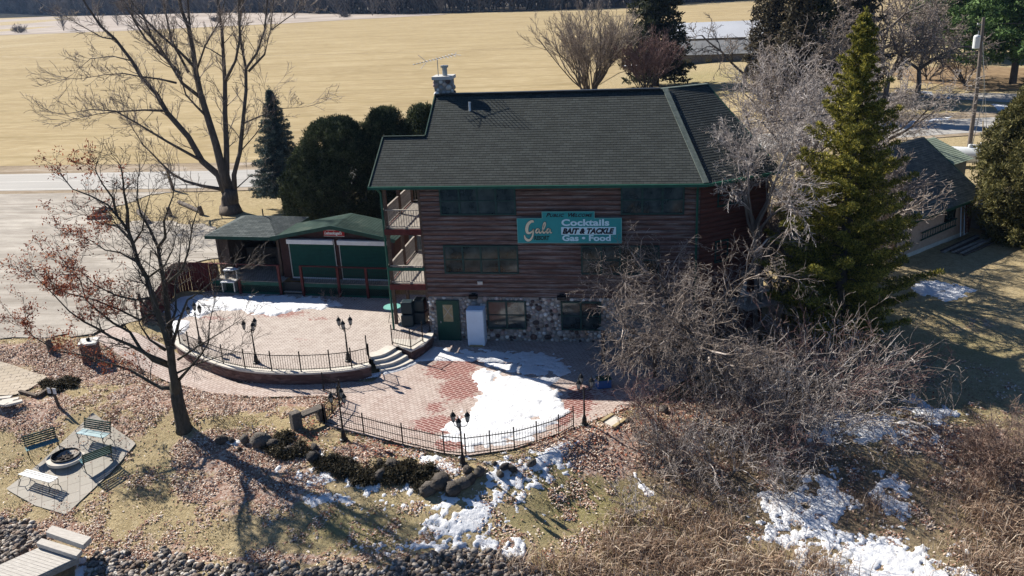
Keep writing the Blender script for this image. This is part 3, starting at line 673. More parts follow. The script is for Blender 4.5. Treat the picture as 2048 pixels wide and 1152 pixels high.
cp = MB(); cp.bar((XL, YB, ZB+.03), (XB, YB, ZB+.03), .2, .03); cp.build('ridge_cap', 'shingle_green', lodge, True)
# gutter and fascia
gt = MB(); gt.box(((XL+E0.x)/2, EY-.05, EZ-.07), (E0.x-XL+.08, .12, .13)); gt.bar(E0+wn_*.06+Vector((0, 0, -.07)), Ew+wn_*.06+Vector((0, 0, -.07)), .12, .13); gt.build('gutter', 'green_paint', lodge, True)
sf = MB(); sf.box(((XL+E0.x)/2, (EY+LY)/2, EZ-.13), (E0.x-XL, LY-EY-.02, .03)); sf.add([E0+Vector((0, 0, -.13)), Ew+Vector((0, 0, -.13)), Ew-wn_*.6+Vector((0, 0, -.13)), E0-wn_*.6+Vector((0, 0, -.13))], [(0, 1, 2, 3)]); sf.build('soffit', 'dark_green', lodge, True)
for q0, q1 in (((XL, EY, EZ-.06), (XL, YB, ZB-.06)), ((XL, YB, ZB-.06), (XL, 43.9, EZ-.06)), ((XB, YB+.05, ZB-.02), (XB, RY, RZ-.06)), ((XB, RY, RZ-.06), (XB, YK, EZ-.06)), (Ew+Vector((0, 0, -.08)), Rw+Vector((0, 0, -.08)))):
    rk = MB(); rk.bar(q0, q1, .05, .2); rk.build('rake_board', 'dark_green', lodge, True)

for (x, y), nm in (((LX1-.13, LY-.1), 'downspout'), ((XL+.36, LY-.08), 'downspout')):
    d_ = MB(); d_.tube([(x, EY-.02, EZ-.1), (x, y, EZ-.45), (x, y, .6 if x < 0 else .1), (x+(.0 if x > 0 else -.0), y-.12, .5 if x < 0 else .05)], .055, 8); d_.build(nm, 'green_paint', lodge, True)
vp_ = MB(); v0 = GY(940, 224, 42.55); zz = EZ+(v0.y-EY)*(RZ-EZ)/(RY-EY); vp_.lathe([(.055, -.1), (.055, .42), (.045, .42), (.045, .3)], (v0.x, v0.y, zz), 10); vp_.build('vent_pipe', 'white', lodge, True)
# chimney
ch = MB(); CX, CY = -10.35, 44.1; ch.box((CX, CY, 6.2), (.84, .84, 11.6)); co = ch.build('chimney', 'mortar', lodge, True)
cs = MB()
for (px_, py_), dd in (((CX-.42, CY-.42), (1, 0)), ((CX-.42, CY+.42), (0, -1)), ((CX+.42, CY-.42), (0, 1))):
    stones(cs, (px_, py_), dd, .84, 8.0, 12.0, [], rnd, .09, .17, .03, 46)
q = cs.build('field_stones', 'stone', co, False, True); q.data.transform(Matrix.Translation(-lodge.location))
ch = MB(); ch.box((CX, CY, 12.08), (1.02, 1.02, .16)); q = ch.build('chimney_cap', 'offwhite', co); q.data.transform(Matrix.Translation(-lodge.location))
ch = MB(); ch.lathe([(.13, 0), (.13, .38), (.2, .4), (.2, .5), (.02, .52)], (CX+.08, CY-.05, 12.16), 12); q = ch.build('flue', 'galv', co); q.data.transform(Matrix.Translation(-lodge.location))
# balconies
def decking(nm, z, y0, y1):
    mb = MB(); n = int((y1-y0)/.14)
    for k in range(n): mb.box(((XL+.42+LX0)/2, y0+.07+k*.14, z), (LX0-XL-.45, .125, .035))
    mb.build(nm, 'grey_wood', lodge, True)
for z, nm in ((2.95, 'balcony_floor'), (5.72, 'balcony_floor')):
    decking(nm, z, LY-.05, 43.6)
    b_ = MB(); b_.box(((XL+.35+LX0)/2, LY-.1, z-.16), (LX0-XL-.4, .06, .28)); b_.box((XL+.38, 41.2, z-.16), (.06, 4.9, .28)); b_.box(((XL+.35+LX0)/2, 43.65, z-.16), (LX0-XL-.4, .06, .28)); b_.build('balcony_beam', 'red_wood', lodge, True)
    r_ = MB(); zt = z+.92
    for x0, y0, x1, y1 in ((XL+.5, LY-.08, LX0-.08, LY-.08), (XL+.4, LY, XL+.4, 43.6), (XL+.5, 43.62, LX0-.1, 43.62)):
        r_.bar((x0, y0, zt), (x1, y1, zt), .09, .04); r_.bar((x0, y0, z+.1), (x1, y1, z+.1), .05, .04)
        L_ = math.hypot(x1-x0, y1-y0); n = int(L_/.12)
        for k in range(1, n): r_.box((x0+(x1-x0)*k/n, y0+(y1-y0)*k/n, z+.5), (.022, .022, .82))
    r_.build('balcony_railing', 'grey_wood', lodge, True)
g2 = MB(); g2.box(((XL+.35+LX0)/2, LY-.14, 3.72), (LX0-XL-.35, .05, .16)); g2.build('rail_board', 'green_paint', lodge, True)
for x, y in ((XL+.5, LY+.02), (XL+.42, 41.3), (XL+.42, 43.6), (LX0-.14, 43.55), (LX0-.75, 43.6)):
    p_ = MB(); p_.box((x, y, (EZ+.5)/2+.2), (.15, .15, EZ-.7)); p_.build('post', 'brown_wood', lodge, True)
# hanging lights under the siding, small vent
for x in (-8.35, -4.1):
    f_ = MB(); f_.box((x, LY-.2, 2.36), (.42, .3, .16)); f_.box((x, LY-.08, 2.4), (.2, .12, .2)); f_.build('flood_light', 'black_iron', lodge, True, bevel=.02)
f_ = MB(); f_.box((-8.0, LY-.06, 3.02), (.24, .08, .15)); f_.box((-8.0, LY-.11, 3.09), (.26, .06, .03)); f_.build('wall_vent', 'offwhite', lodge, True)
# things on and by the lodge
an = thing('roof_antenna', 'spindly silver television antenna on a mast above the stone chimney', 'antenna', (CX-.25, CY-.1, 12.1))
a_ = MB(); a_.tube([(0, 0, 0), (0, 0, .95)], .02, 6); a_.build('mast', 'galv', an)
a_ = MB(); bd = Vector((1, .35, .12)).normalized(); bs = Vector((-.35, 1, 0)).normalized()
a_.tube([bd*-1.25+Vector((0, 0, .82)), bd*.95+Vector((0, 0, .95))], .014, 5); a_.build('boom', 'galv', an)
a_ = MB()
for k in range(13):
    t = -1.2+k*.17; c = bd*t+Vector((0, 0, .83+.05*(t+1.2))); l = .22 if t < -.6 else .35+.5*(t+.6)/1.5
    a_.tube([c-bs*l, c+bs*l], .016, 4)
for s in (-1, 1): a_.tube([bd*-.55+Vector((0, 0, .85)), bd*-.9+bs*.5*s+Vector((0, 0, .9+.3*s))], .012, 4); a_.tube([bd*.9+Vector((0, 0, .95)), bd*1.1+bs*.9*s+Vector((0, 0, .95))], .012, 4)
a_.build('elements', 'silver', an)
# ------------------------------------------------------------------ signs
def text(body, size, mat, parent, loc, sx=1., shear=0., off=0., ext=.01, name='lettering', align='LEFT', space=1.):
    cu = bpy.data.curves.new('t', 'FONT'); cu.body = body; cu.size = size; cu.shear = shear; cu.offset = off; cu.extrude = ext; cu.align_x = align; cu.space_character = space; cu.resolution_u = 4
    to = bpy.data.objects.new('t', cu); COL.objects.link(to); bpy.context.view_layer.update()
    me = bpy.data.meshes.new_from_object(to.evaluated_get(bpy.context.evaluated_depsgraph_get()))
    bpy.data.objects.remove(to); me.materials.clear(); me.materials.append(MT[mat])
    me.transform(Matrix.Translation(loc)@Matrix.Rotation(R(90), 4, 'X')@Matrix.Diagonal((sx, 1, 1, 1)))
    o = bpy.data.objects.new(name, me); COL.objects.link(o); o.parent = parent; return o
sg = thing('resort_sign', 'wide teal sign lettered with cocktails, bait and tackle, gas and food on the log wall', 'sign', (-6.08, LY-.12, 5.04))
SW, SH = 4.82, 1.2
b_ = MB(); b_.box((SW/2, 0, SH/2), (SW, .06, SH)); b_.box((2.38, .0, SH+.155), (2.42, .055, .31)); b_.build('panel', 'sign_teal', sg)
b_ = MB()
for x0, x1, z0, z1 in ((0, SW, 0, .03), (0, .03, .03, SH), (SW-.03, SW, .03, SH), (.03, 1.17, SH-.03, SH), (3.59, SW-.03, SH-.03, SH), (1.17, 1.2, SH+.0, SH+.31), (3.56, 3.59, SH+.0, SH+.31), (1.2, 3.56, SH+.28, SH+.31)):
    b_.box(((x0+x1)/2, -.033, (z0+z1)/2), (x1-x0, .012, z1-z0))
b_.build('border', 'sign_edge', sg)
text('P', .25, 'sign_dark', sg, (1.36, -.032, SH+.06), 1.1, .35, .008)
text('UBLIC', .2, 'sign_dark', sg, (1.52, -.032, SH+.06), 1.1, .35, .006, space=1.1)
text('W', .25, 'sign_dark', sg, (2.33, -.032, SH+.06), 1.1, .35, .008)
text('ELCOME', .2, 'sign_dark', sg, (2.58, -.032, SH+.06), 1.08, .35, .006, space=1.08)
text('Cocktails', .42, 'sign_blue', sg, (2.06, -.032, .845), 1.36, 0, .014, space=1.02)
b_ = MB(); b_.box((3.3, -.033, .59), (2.5, .012, .36)); b_.build('name_strip', 'sign_blue', sg)
text('BAIT & TACKLE', .34, 'sign_dark', sg, (2.10, -.045, .47), .98, .3, .018)
text('Gas • Food', .38, 'sign_blue', sg, (2.08, -.032, .12), 1.3, 0, .013)
def stroke(pts, widths, mat, parent, y, name):
    l = smoothline([Vector(p) for p in pts], 5); w = np.interp(np.linspace(0, len(widths)-1, len(l)), range(len(widths)), widths); mb = MB()
    P = [Vector((p[0], p[1])) for p in l]; Lf = []; Rt = []
    for i, p in enumerate(P):
        t = (P[min(i+1, len(P)-1)]-P[max(i-1, 0)]).normalized(); n_ = Vector((-t.y, t.x))*w[i]/2; Lf.append(p+n_); Rt.append(p-n_)
    n = len(P)
    for i in range(n-1):
        q = [Lf[i], Lf[i+1], Rt[i+1], Rt[i]]
        vs = [(a.x, y, a.y) for a in q]+[(a.x, -.03, a.y) for a in q]
        mb.add(vs, [(0, 1, 2, 3), (0, 4, 5, 1), (2, 6, 7, 3)])
    return mb
def sc(p): return ((p[0]-30)/407.5, (655-p[1])/394)
GS = [[(345, 260), (330, 240), (290, 250), (240, 300), (215, 380), (225, 450), (270, 460), (320, 430), (345, 385)], [(345, 385), (335, 450), (315, 530), (270, 590), (220, 595), (180, 560), (165, 500)],
      [(440, 385), (410, 385), (385, 430), (400, 460), (430, 440), (450, 390), (450, 440), (470, 462), (500, 430)], [(500, 430), (540, 380), (565, 310), (565, 265), (545, 275), (525, 330), (515, 420), (535, 460), (570, 435), (590, 410)],
      [(640, 385), (610, 385), (590, 430), (605, 460), (635, 440), (655, 390), (655, 440), (675, 460), (690, 440)]]
GW = [[.06, .12, .12, .14, .15, .13, .1, .07, .05], [.05, .07, .08, .1, .13, .1, .03], [.05, .06, .07, .06, .05, .06, .07, .06, .03], [.03, .05, .07, .06, .04, .05, .07, .06, .03], [.05, .06, .07, .06, .05, .06, .07, .05, .02]]
for off, mt, yy in ((.035, 'sign_dark', -.038), (0, 'sign_cream', -.048)):
    mb = MB()
    for s_, w_ in zip(GS, GW):
        q = stroke([sc(p) for p in s_], [w+off for w in w_], mt, sg, yy, 'script'); mb.add(q.v, q.f)
    mb.build('script_lettering', mt, sg)
text('RESORT', .27, 'sign_green', sg, (.77, -.032, .16), .72, .15, .012)
# freezer by the door
fz = thing('ice_freezer', 'tall white freezer box standing between the green door and the stone wall window', 'freezer', (-8.2, 38.18, .02))
b_ = MB(); b_.box((0, 0, .98), (.84, .62, 1.84)); b_.build('cabinet', 'freezer_white', fz, bevel=.02)
b_ = MB(); b_.box((0, -.33, 1.0), (.80, .04, 1.72)); b_.build('door', 'freezer_white', fz, bevel=.012)
b_ = MB(); b_.box((0, -.1, .035), (.7, .4, .07)); b_.box((.0, -.335, .085), (.62, .02, .05)); b_.build('foot_rail', 'yellow_wood', fz)
# covered equipment and table under the balcony
for (px_, py_), lb in (((818, 650), 'dark blue covered stack under the balcony next to the green post'), ((843, 645), 'dark blue covered stack under the balcony next to the stone wall')):
    p = G(px_, py_, ZU); t = thing('covered_equipment', lb, 'covered stack', (p.x, p.y, ZU+.002), rnd.uniform(-.1, .1))
    b_ = MB(); b_.box((0, 0, .33), (.62, .6, .62)); b_.build('lower_cover', 'bin', t, bevel=.05); b_ = MB(); b_.box((0, .02, .98), (.58, .56, .62)); b_.build('upper_cover', 'bin', t, bevel=.06)
t = thing('patio_table', 'teal topped patio table standing under the balcony edge', 'table', tuple(G(787, 640, ZU)+Vector((0, 0, .002))))
b_ = MB(); b_.lathe([(.45, .7), (.45, .74), (.0, .745)], n=16); b_.build('table_top', 'teal', t)
for a in range(3): b_ = MB(); b_.tube([(.1*math.cos(a*2.1), .1*math.sin(a*2.1), .7), (.35*math.cos(a*2.1), .35*math.sin(a*2.1), 0)], .015, 5); b_.build('leg', 'black_iron', t)
# ------------------------------------------------------------------ kitchen hut, shelter and their decks
DZ = 1.3
dk = thing('timber_deck', 'raised grey deck with green lattice skirt before the roll door hut and open shelter', 'deck', (-19, 43.5, 0))
def dl(t): return Vector((-24.5+(10.8)*t, 43.62-.72*t, 0))
dkd = (dl(1)-dl(0)).normalized(); dkn = Vector((dkd.y, -dkd.x, 0))
def dpt(u, o, z): return dl(0)+dkd*u-dkn*o+Vector((0, 0, z))      # u along the front, o backwards
stu0, stu1 = 4.35, 5.55
b_ = MB()
n = int(5.2/.14)
for k in range(n):
    o = .05+k*.14
    for u0, u1 in (((0, stu0), (stu1, 10.9)) if o < 1.0 else ((0, 10.9),)):
        b_.bar(dpt(u0, o, DZ-.02), dpt(u1, o, DZ-.02), .125, .035)
b_.build('floor', 'grey_wood', dk, True)
b_ = MB()
for u0, u1 in ((0, stu0), (stu1, 10.9)): b_.bar(dpt(u0, -.03, DZ-.14), dpt(u1, -.03, DZ-.14), .04, .2); b_.bar(dpt(u0, -.03, .6), dpt(u1, -.03, .6), .04, .12)
b_.bar(dpt(0, 0, DZ-.14), dpt(0, 4, DZ-.14), .04, .2); b_.build('skirt_board', 'green_paint', dk, True)
for u0, u1 in ((0, stu0), (stu1, 10.9)):
    b_ = MB(); k = u0
    while k < u1-.02:
        for s in (-1, 1):
            a = k if s > 0 else k+.4; b = a+.4*s
            a_c = max(u0, min(u1, a)); b_c = max(u0, min(u1, b)); za = .64+.42*abs(a_c-a)/.4; zb = .64+.42*(1-abs(b_c-b)/.4)
            if abs(a_c-b_c) > .02: b_.bar(dpt(a_c, -.02-.012*s, za), dpt(b_c, -.02-.012*s, zb), .012, .028, dkn)
        k += .13
    b_.build('lattice', 'green_paint', dk, True)
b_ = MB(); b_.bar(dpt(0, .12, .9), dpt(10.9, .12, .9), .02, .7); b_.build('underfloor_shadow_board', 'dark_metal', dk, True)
stp = MB()
for k in range(4): stp.box(tuple(dpt((stu0+stu1)/2, .9-.27*k, DZ-.14*(k+1)-.02)), (stu1-stu0-.06, .27, .04), math.atan2(dkd.y, dkd.x))
stp.build('steps', 'grey_wood', dk, True)
def railing(u0, u1, posts, lb):
    t = thing('deck_railing', lb, 'railing', tuple(dpt(u0, -.1, .55)))
    for u in posts: b_ = MB(); b_.bar(dpt(u, -.1, .5), dpt(u, -.1, DZ+.98), .13, .13); b_.build('post', 'red_wood', t, True)
    b_ = MB(); b_.bar(dpt(u0-.05, -.1, DZ+1.0), dpt(u1+.05, -.1, DZ+1.0), .16, .04); b_.build('top_rail', 'red_wood', t, True)
    b_ = MB(); k = u0
    while k < u1: b_.bar(dpt(k, -.1, DZ+.06), dpt(k, -.1, DZ+.93), .008, .008); k += .11
    for z in (DZ+.08, DZ+.3, DZ+.52, DZ+.74, DZ+.92): b_.bar(dpt(u0, -.105, z), dpt(u1, -.105, z), .008, .008)
    b_.build('wire_mesh', 'black_iron', t, True)
railing(.05, 4.3, (1.75, 4.25), 'red post railing with wire mesh in front of the dark open shelter')
railing(5.6, 10.85, (5.6, 7.75, 9.4, 10.8), 'red post railing with wire mesh in front of the green roll doors')
# hut
hut = thing('kitchen_hut', 'green roofed hut with two closed green roll doors and a red beer sign', 'hut', tuple(dpt(7.6, 2, DZ)))
fr = .75
def hp(u, o, z): return dpt(u, o, z)
b_ = MB()
for u0, u1, z0, z1 in ((4.15, 4.62, DZ, 3.75), (10.55, 10.85, DZ, 3.75), (7.45, 7.62, DZ, 3.4), (4.62, 10.55, 3.4, 3.75)):
    b_.bar(hp(u0, fr, (z0+z1)/2), hp(u1, fr, (z0+z1)/2), .1, z1-z0)
A_, B_, C_ = hp(4.15, fr-.05, 3.75), hp(10.85, fr-.05, 3.75), hp(7.5, fr-.05, 4.38)
b_.add([A_, B_, C_], [(0, 1, 2)])
b_.add([hp(4.15, fr, DZ), hp(4.15, 3.1, DZ), hp(4.15, 3.1, 3.75), hp(4.15, fr, 3.75)], [(0, 1, 2, 3)]); b_.add([hp(10.85, fr, DZ), hp(10.85, 3.1, DZ), hp(10.85, 3.1, 3.75), hp(10.85, fr, 3.75)], [(0, 1, 2, 3)])
b_.add([hp(4.15, 3.1, DZ), hp(10.85, 3.1, DZ), hp(10.85, 3.1, 3.75), hp(4.15, 3.1, 3.75)], [(0, 1, 2, 3)])
b_.build('wall', 'hut_wall', hut, True)
for u0, u1 in ((4.66, 7.42), (7.66, 10.52)):
    b_ = MB(); n = 24
    for k in range(n):
        z = DZ+.08+k*(3.36-DZ-.08)/n; hh = (3.36-DZ-.08)/n
        a, b = hp(u0+.05, fr-.06, z), hp(u1-.05, fr-.06, z)
        b_.add([a, b, b+Vector((0, 0, hh*.5))+dkn*.02, a+Vector((0, 0, hh*.5))+dkn*.02, b+Vector((0, 0, hh)), a+Vector((0, 0, hh))], [(0, 1, 2, 3), (3, 2, 4, 5)])
    d_ = b_.build('roll_door', 'door_green', hut, True)
    b_ = MB(); b_.bar(hp(u0, fr-.18, 3.5), hp(u1, fr-.18, 3.5), .28, .26); q = b_.build('roller_box', 'white', d_, False, bevel=.03); q.data.transform(Matrix.Translation(-hut.location))
    b_ = MB(); b_.bar(hp(u0+.04, fr-.09, DZ+.04), hp(u1-.04, fr-.09, DZ+.04), .05, .07); q = b_.build('bottom_bar', 'white', d_); q.data.transform(Matrix.Translation(-hut.location))
    b_ = MB()
    for u in (u0+.02, u1-.02): b_.bar(hp(u, fr-.08, DZ), hp(u, fr-.08, 3.37), .03, .04)
    q = b_.build('guide_rail', 'offwhite', d_); q.data.transform(Matrix.Translation(-hut.location))
rg0, rg1 = hp(7.5, fr-.5, 4.42), hp(7.5, 3.2, 4.42)
el0, el1, er0, er1 = hp(3.85, fr-.5, 3.72), hp(3.85, 3.2, 3.72), hp(11.1, fr-.5, 3.72), hp(11.1, 3.2, 3.72)
roofplane(el0, el1, rg0, rg1, 22, 'shingle_green', 'roof', hut); roofplane(er0, er1, rg0, rg1, 22, 'shingle_green', 'roof', hut)
b_ = MB(); b_.bar(el0, rg0, .04, .2); b_.bar(er0, rg0, .04, .2); b_.build('fascia', 'dark_green', hut, True)
bs_ = thing('beer_sign', 'red sign with white script lettering on the gable of the green hut', 'sign', tuple(hp(7.1, fr-.12, 3.80)), math.atan2(dkd.y, dkd.x))
b_ = MB(); b_.box((.38, 0, .19), (1.2, .04, .36)); b_.build('panel', 'beer_red', bs_)
b_ = MB()
for x0, x1, z0, z1 in ((-.22, .98, .01, .035), (-.22, .98, .345, .37)): b_.box(((x0+x1)/2, -.024, (z0+z1)/2), (x1-x0, .01, z1-z0))
b_.build('border', 'silver', bs_)
text("Leinenkugel's", .23, 'white', bs_, (-.18, -.022, .12), .82, .35, .008)
# open shelter
sh = thing('open_shelter', 'brown open fronted timber shelter with shallow green shingle roof and dark inside', 'shelter', tuple(dpt(2, 3, DZ)))
b_ = MB()
for u0, o0, u1, o1 in ((.2, 1.0, .2, 4.4), (3.85, 1.0, 3.85, 4.4), (.2, 4.4, 3.85, 4.4)):
    b_.bar(dpt(u0, o0, 2.5), dpt(u1, o1, 2.5), .08, 2.4)
b_.bar(dpt(.1, .95, 3.55), dpt(3.95, .95, 3.55), .1, .3); b_.bar(dpt(.2, 1.0, 2.5), dpt(.75, 1.0, 2.5), .06, 2.1)
b_.build('wall', 'brown_wood', sh, True)
for u in (.15, 3.9): b_ = MB(); b_.bar(dpt(u, .93, DZ), dpt(u, .93, 3.6), .14, .14); b_.build('post', 'brown_wood', sh, True)
ea, eb, ec, ed = dpt(-.3, .45, 3.72), dpt(4.1, .45, 3.72), dpt(4.1, 4.7, 3.72), dpt(-.3, 4.7, 3.72); r1, r2 = dpt(1.3, 2.6, 4.35), dpt(2.6, 2.6, 4.35)
roofplane(ea, eb, r1, r2, 15, 'shingle_dark', 'roof', sh); roofplane(eb, ec, r2, r2, 15, 'shingle_dark', 'roof', sh); roofplane(ec, ed, r2, r1, 15, 'shingle_dark', 'roof', sh); roofplane(ed, ea, r1, r1, 15, 'shingle_dark', 'roof', sh)
b_ = MB()
for a, b in ((ea, eb), (eb, ec), (ed, ea)): b_.bar(a-Vector((0, 0, .08)), b-Vector((0, 0, .08)), .04, .18)
b_.build('fascia', 'dark_green', sh, True)
b_ = MB(); b_.bar(dpt(1.4, .88, 3.6), dpt(2.6, .88, 3.6), .03, .1); b_.build('strip_light', 'offwhite', sh, True)
b_ = MB(); b_.tube([dpt(2.3, 2.6, 4.3), dpt(2.3, 2.6, 4.75)], .04, 6); b_.build('vent_pipe', 'dark_metal', sh, True)
t = thing('bar_counter', 'dark timber counter inside the open shelter', 'counter', tuple(dpt(2.0, 3.2, DZ))); b_ = MB(); b_.box((0, 0, .5), (2.6, .6, 1.0), -.06); b_.build('counter_body', 'old_wood', t); b_ = MB(); b_.box((0, 0, 1.03), (2.8, .75, .05), -.06); b_.build('counter_top', 'dark_metal', t)
for k, (u, o) in enumerate(((.9, 1.9), (1.9, 2.0), (2.9, 1.9))):
    t = thing('bar_stool', ['left', 'middle', 'right'][k]+' one of three dark stools before the counter in the open shelter', 'stool', tuple(dpt(u, o, DZ)), group='stools in the open shelter')
    b_ = MB(); b_.lathe([(.18, .7), (.19, .75), (0, .76)], n=12); b_.build('seat', 'dark_metal', t)
    for a in range(4): b_ = MB(); b_.tube([(.1*math.cos(a*1.57), .1*math.sin(a*1.57), .7), (.2*math.cos(a*1.57), .2*math.sin(a*1.57), 0)], .015, 5); b_.build('leg', 'black_iron', t)
# stacked white tables at the end of the deck
for k, (px_, py_, z, lb) in enumerate(((463, 538, 2.05, 'white topped shelf at the left end of the deck, the upper of two'), (458, 562, 1.35, 'white topped shelf at the left end of the deck, the lower of two'))):
    p = G(px_, py_, z); t = thing('side_table', lb, 'table', (p.x, p.y, z-.6)); b_ = MB(); b_.box((0, 0, .6), (.8, .5, .05)); b_.build('table_top', 'white', t)
    for sx in (-1, 1): b_ = MB(); b_.box((sx*.35, 0, .29), (.05, .4, .57)); b_.build('leg', 'galv', t)
# red board fence
rf = thing('board_fence', 'dark red vertical board fence curving behind the left end of the terrace', 'fence', tuple(G(380, 580, .55)))
fl = smoothline(W2([(440, 582), (385, 582), (352, 588), (332, 618), (300, 640), (285, 652)], .55), 6); b_ = MB(); acc = 0
pts = []
for i in range(len(fl)-1):
    a, b = Vector(fl[i]), Vector(fl[i+1]); n = max(1, int((b-a).length/.14)); pts += [a.lerp(b, k/n) for k in range(n)]
for i in range(len(pts)-1):
    a, b = pts[i], pts[i+1]; z = Tz(a.x, a.y); hgt = 1.75-.9*max(0, (i-len(pts)*.55)/(len(pts)*.45))
    b_.bar((a.x, a.y, z+hgt/2), (a.x+(b.x-a.x)*.92, a.y+(b.y-a.y)*.92, z+hgt/2), .025, hgt+rnd.uniform(-.03, .03))
b_.build('boards', 'red_wood', rf, True)
for i in range(0, len(pts), 14): b_ = MB(); b_.box((pts[i].x, pts[i].y+.08, Tz(*pts[i][:2])+.85), (.1, .1, 1.7)); b_.build('post', 'brown_wood', rf, True)
# ------------------------------------------------------------------ iron fences and lamps
def ironfence(name, line, lb, hgt=.85, z=None, spear=True, group=None, posts=1.35, sp=.115, skip_end=False):
    P = [Vector((p[0], p[1], (z if z is not None else Tz(p[0], p[1])))) for p in line]
    o = thing(name, lb, 'fence' if 'fence' in name else 'railing', tuple(P[len(P)//2]), group=group)
    pick = MB(); rails = MB(); pp = []
    for i in range(len(P)-1):
        a, b = P[i], P[i+1]; L_ = (b-a).length; n = max(1, round(L_/posts)); m_ = max(1, round(L_/sp))
        for zz in (hgt*.12, hgt*.86): rails.bar(a+Vector((0, 0, zz)), b+Vector((0, 0, zz)), .022, .03)
        if spear: rails.bar(a+Vector((0, 0, hgt*.45)), b+Vector((0, 0, hgt*.45)), .016, .02)
        for k in range(1, m_):
            q = a.lerp(b, k/m_); pick.bar(q+Vector((0, 0, hgt*.06)), q+Vector((0, 0, hgt*(1. if spear else .86))), .013, .013)
        pp += [a.lerp(b, k/n) for k in range(n)]
    pp.append(P[-1]); rails.build('rail', 'black_iron', o, True); pick.build('pickets', 'black_iron', o, True)
    for q in pp:
        b_ = MB(); b_.box(q+Vector((0, 0, hgt*.52)), (.045, .045, hgt*1.06)); b_.ball(q+Vector((0, 0, hgt*1.07)), (.035, .035, .04), 6, 4); b_.build('post', 'black_iron', o, True)
    return o
ironfence('iron_fence', W2([(649, 848), (728, 868), (806, 889), (889, 907), (932, 911), (981, 905), (1029, 898), (1074, 886), (1118, 872), (1147, 855)], 0), 'long low black iron picket fence along the lake side of the lower brick patio')
ironfence('iron_fence', W2([(648, 783), (682, 798), (679, 812), (666, 828), (649, 848)], 0), 'short black iron picket fence closing the left corner of the lower patio')
rl = offset(wo, .2); rl = [p for i, p in enumerate(rl) if i % 4 == 0][1:]
ironfence('terrace_railing', rl+[offset(wo, .2)[-1], tuple(G(735, 712, ZU)[:2])] , 'curved thin black iron railing on the pale cap of the terrace wall', .9, ZU+.05, False, posts=1.3)
ironfence('terrace_railing', W2([(785, 689), (822, 698), (846, 683)], ZU+.05), 'short black iron railing at the landing right of the curved steps', .92, ZU+.05, False, sp=.1)
lamp = thing('lamp_post', 'black three lantern lamp post standing at the right end of the terrace railing', 'lamp post', tuple(G(697, 722, ZU)), .3, 'three lantern lamp posts')
b_ = MB(); b_.lathe([(.17, 0), (.17, .06), (.12, .09), (.10, .16), (.085, .34), (.06, .40), (.05, .46)], n=10); b_.build('base', 'black_iron', lamp, smooth=False)
b_ = MB(); b_.lathe([(.042, .44), (.038, .9), (.05, .92), (.034, .95), (.028, 1.62), (.045, 1.65), (.03, 1.7)], n=8); b_.build('pole', 'black_iron', lamp)
for k in range(3):
    a = k*2*math.pi/3+.4; c, s = math.cos(a), math.sin(a)
    b_ = MB(); b_.tube([(.03*c, .03*s, 1.6), (.14*c, .14*s, 1.54), (.26*c, .26*s, 1.58), (.3*c, .3*s, 1.7)], .014, 5); b_.build('arm', 'black_iron', lamp)
    b_ = MB(); b_.lathe([(.02, 1.68), (.055, 1.72), (.06, 1.74)], (.3*c, .3*s, 0), 6); b_.lathe([(.115, 1.96), (.10, 1.99), (.05, 2.08), (.015, 2.11), (.012, 2.2)], (.3*c, .3*s, 0), 6)
    for q in range(6): b_.tube([(.3*c+.058*math.cos(q*1.047), .3*s+.058*math.sin(q*1.047), 1.74), (.3*c+.1*math.cos(q*1.047), .3*s+.1*math.sin(q*1.047), 1.97)], .008, 3)
    la = b_.build('lantern', 'black_iron', lamp)
    b_ = MB(); b_.lathe([(.05, 1.75), (.088, 1.96)], (.3*c, .3*s, 0), 6); b_.build('lantern_glass', 'lamp_glass', la)
for (x, y), z, rz, lb in (((513, 726), ZU, .9, 'black three lantern lamp post near the middle of the terrace railing'), ((401, 690), ZU, 1.6, 'black three lantern lamp post at the left end of the terrace'),
                          ((688, 880), None, 1.2, 'black three lantern lamp post outside the left corner of the low fence'), ((926, 930), None, .2, 'black three lantern lamp post at the front point of the low fence'),
                          ((1169, 851), None, -.5, 'black three lantern lamp post at the right end of the low fence')):
    p = G(x, y, z) if z is not None else GT(x, y); c = copytree(lamp); c.location = p; c.rotation_euler.z = rz; c['label'] = lb
# ------------------------------------------------------------------ benches and fire pit
FZ = -.42
def bench(lb, p, q, slat, back=True, flip=1):
    a, b = GT(*p), GT(*q); z = Tz((a.x+b.x)/2, (a.y+b.y)/2)+.05; d = (b-a); d.z = 0; L_ = d.length; o = thing('park_bench', lb, 'bench', ((a.x+b.x)/2, (a.y+b.y)/2, z), math.atan2(d.y, d.x)*1+(math.pi if flip < 0 else 0), 'benches round the fire pit')
    m_ = MB()
    for k in range(5): m_.box((0, -.02+.085*k-.2, .42+.012*abs(k-2)), (L_, .065, .022))
    m_.build('seat', slat, o)
    if back:
        m_ = MB()
        for k in range(5): m_.box((0, .215+.022*k, .5+.085*k), (L_, .02, .06))
        m_.build('backrest', 'dark_green', o)
    for s in (-1, 1):
        x = s*(L_/2-.05); m_ = MB()
        m_.tube([(x, -.28, 0), (x, -.2, .15), (x, -.25, .34), (x, -.2, .41)], .016, 5); m_.tube([(x, .27, 0), (x, .14, .2), (x, .2, .42)]+([(x, .33, .92)] if back else []), .016, 5)
        m_.tube([(x, -.22, .4), (x, .2, .42)], .016, 5); m_.tube([(x, -.2, .15), (x, -.02, .26), (x, .14, .2)], .012, 5)
        if back: m_.tube([(x, -.24, .4), (x, -.27, .6), (x, -.1, .66), (x, .26, .64)], .014, 5)
        m_.build('side_frame', 'black_iron', o)
    return o
MT['bench_teal'] = simple('bench_teal', (.10, .24, .28), .35, .1, 3)
MT['bench_pale'] = simple('bench_pale', (.42, .56, .60), .3, .1, 3)
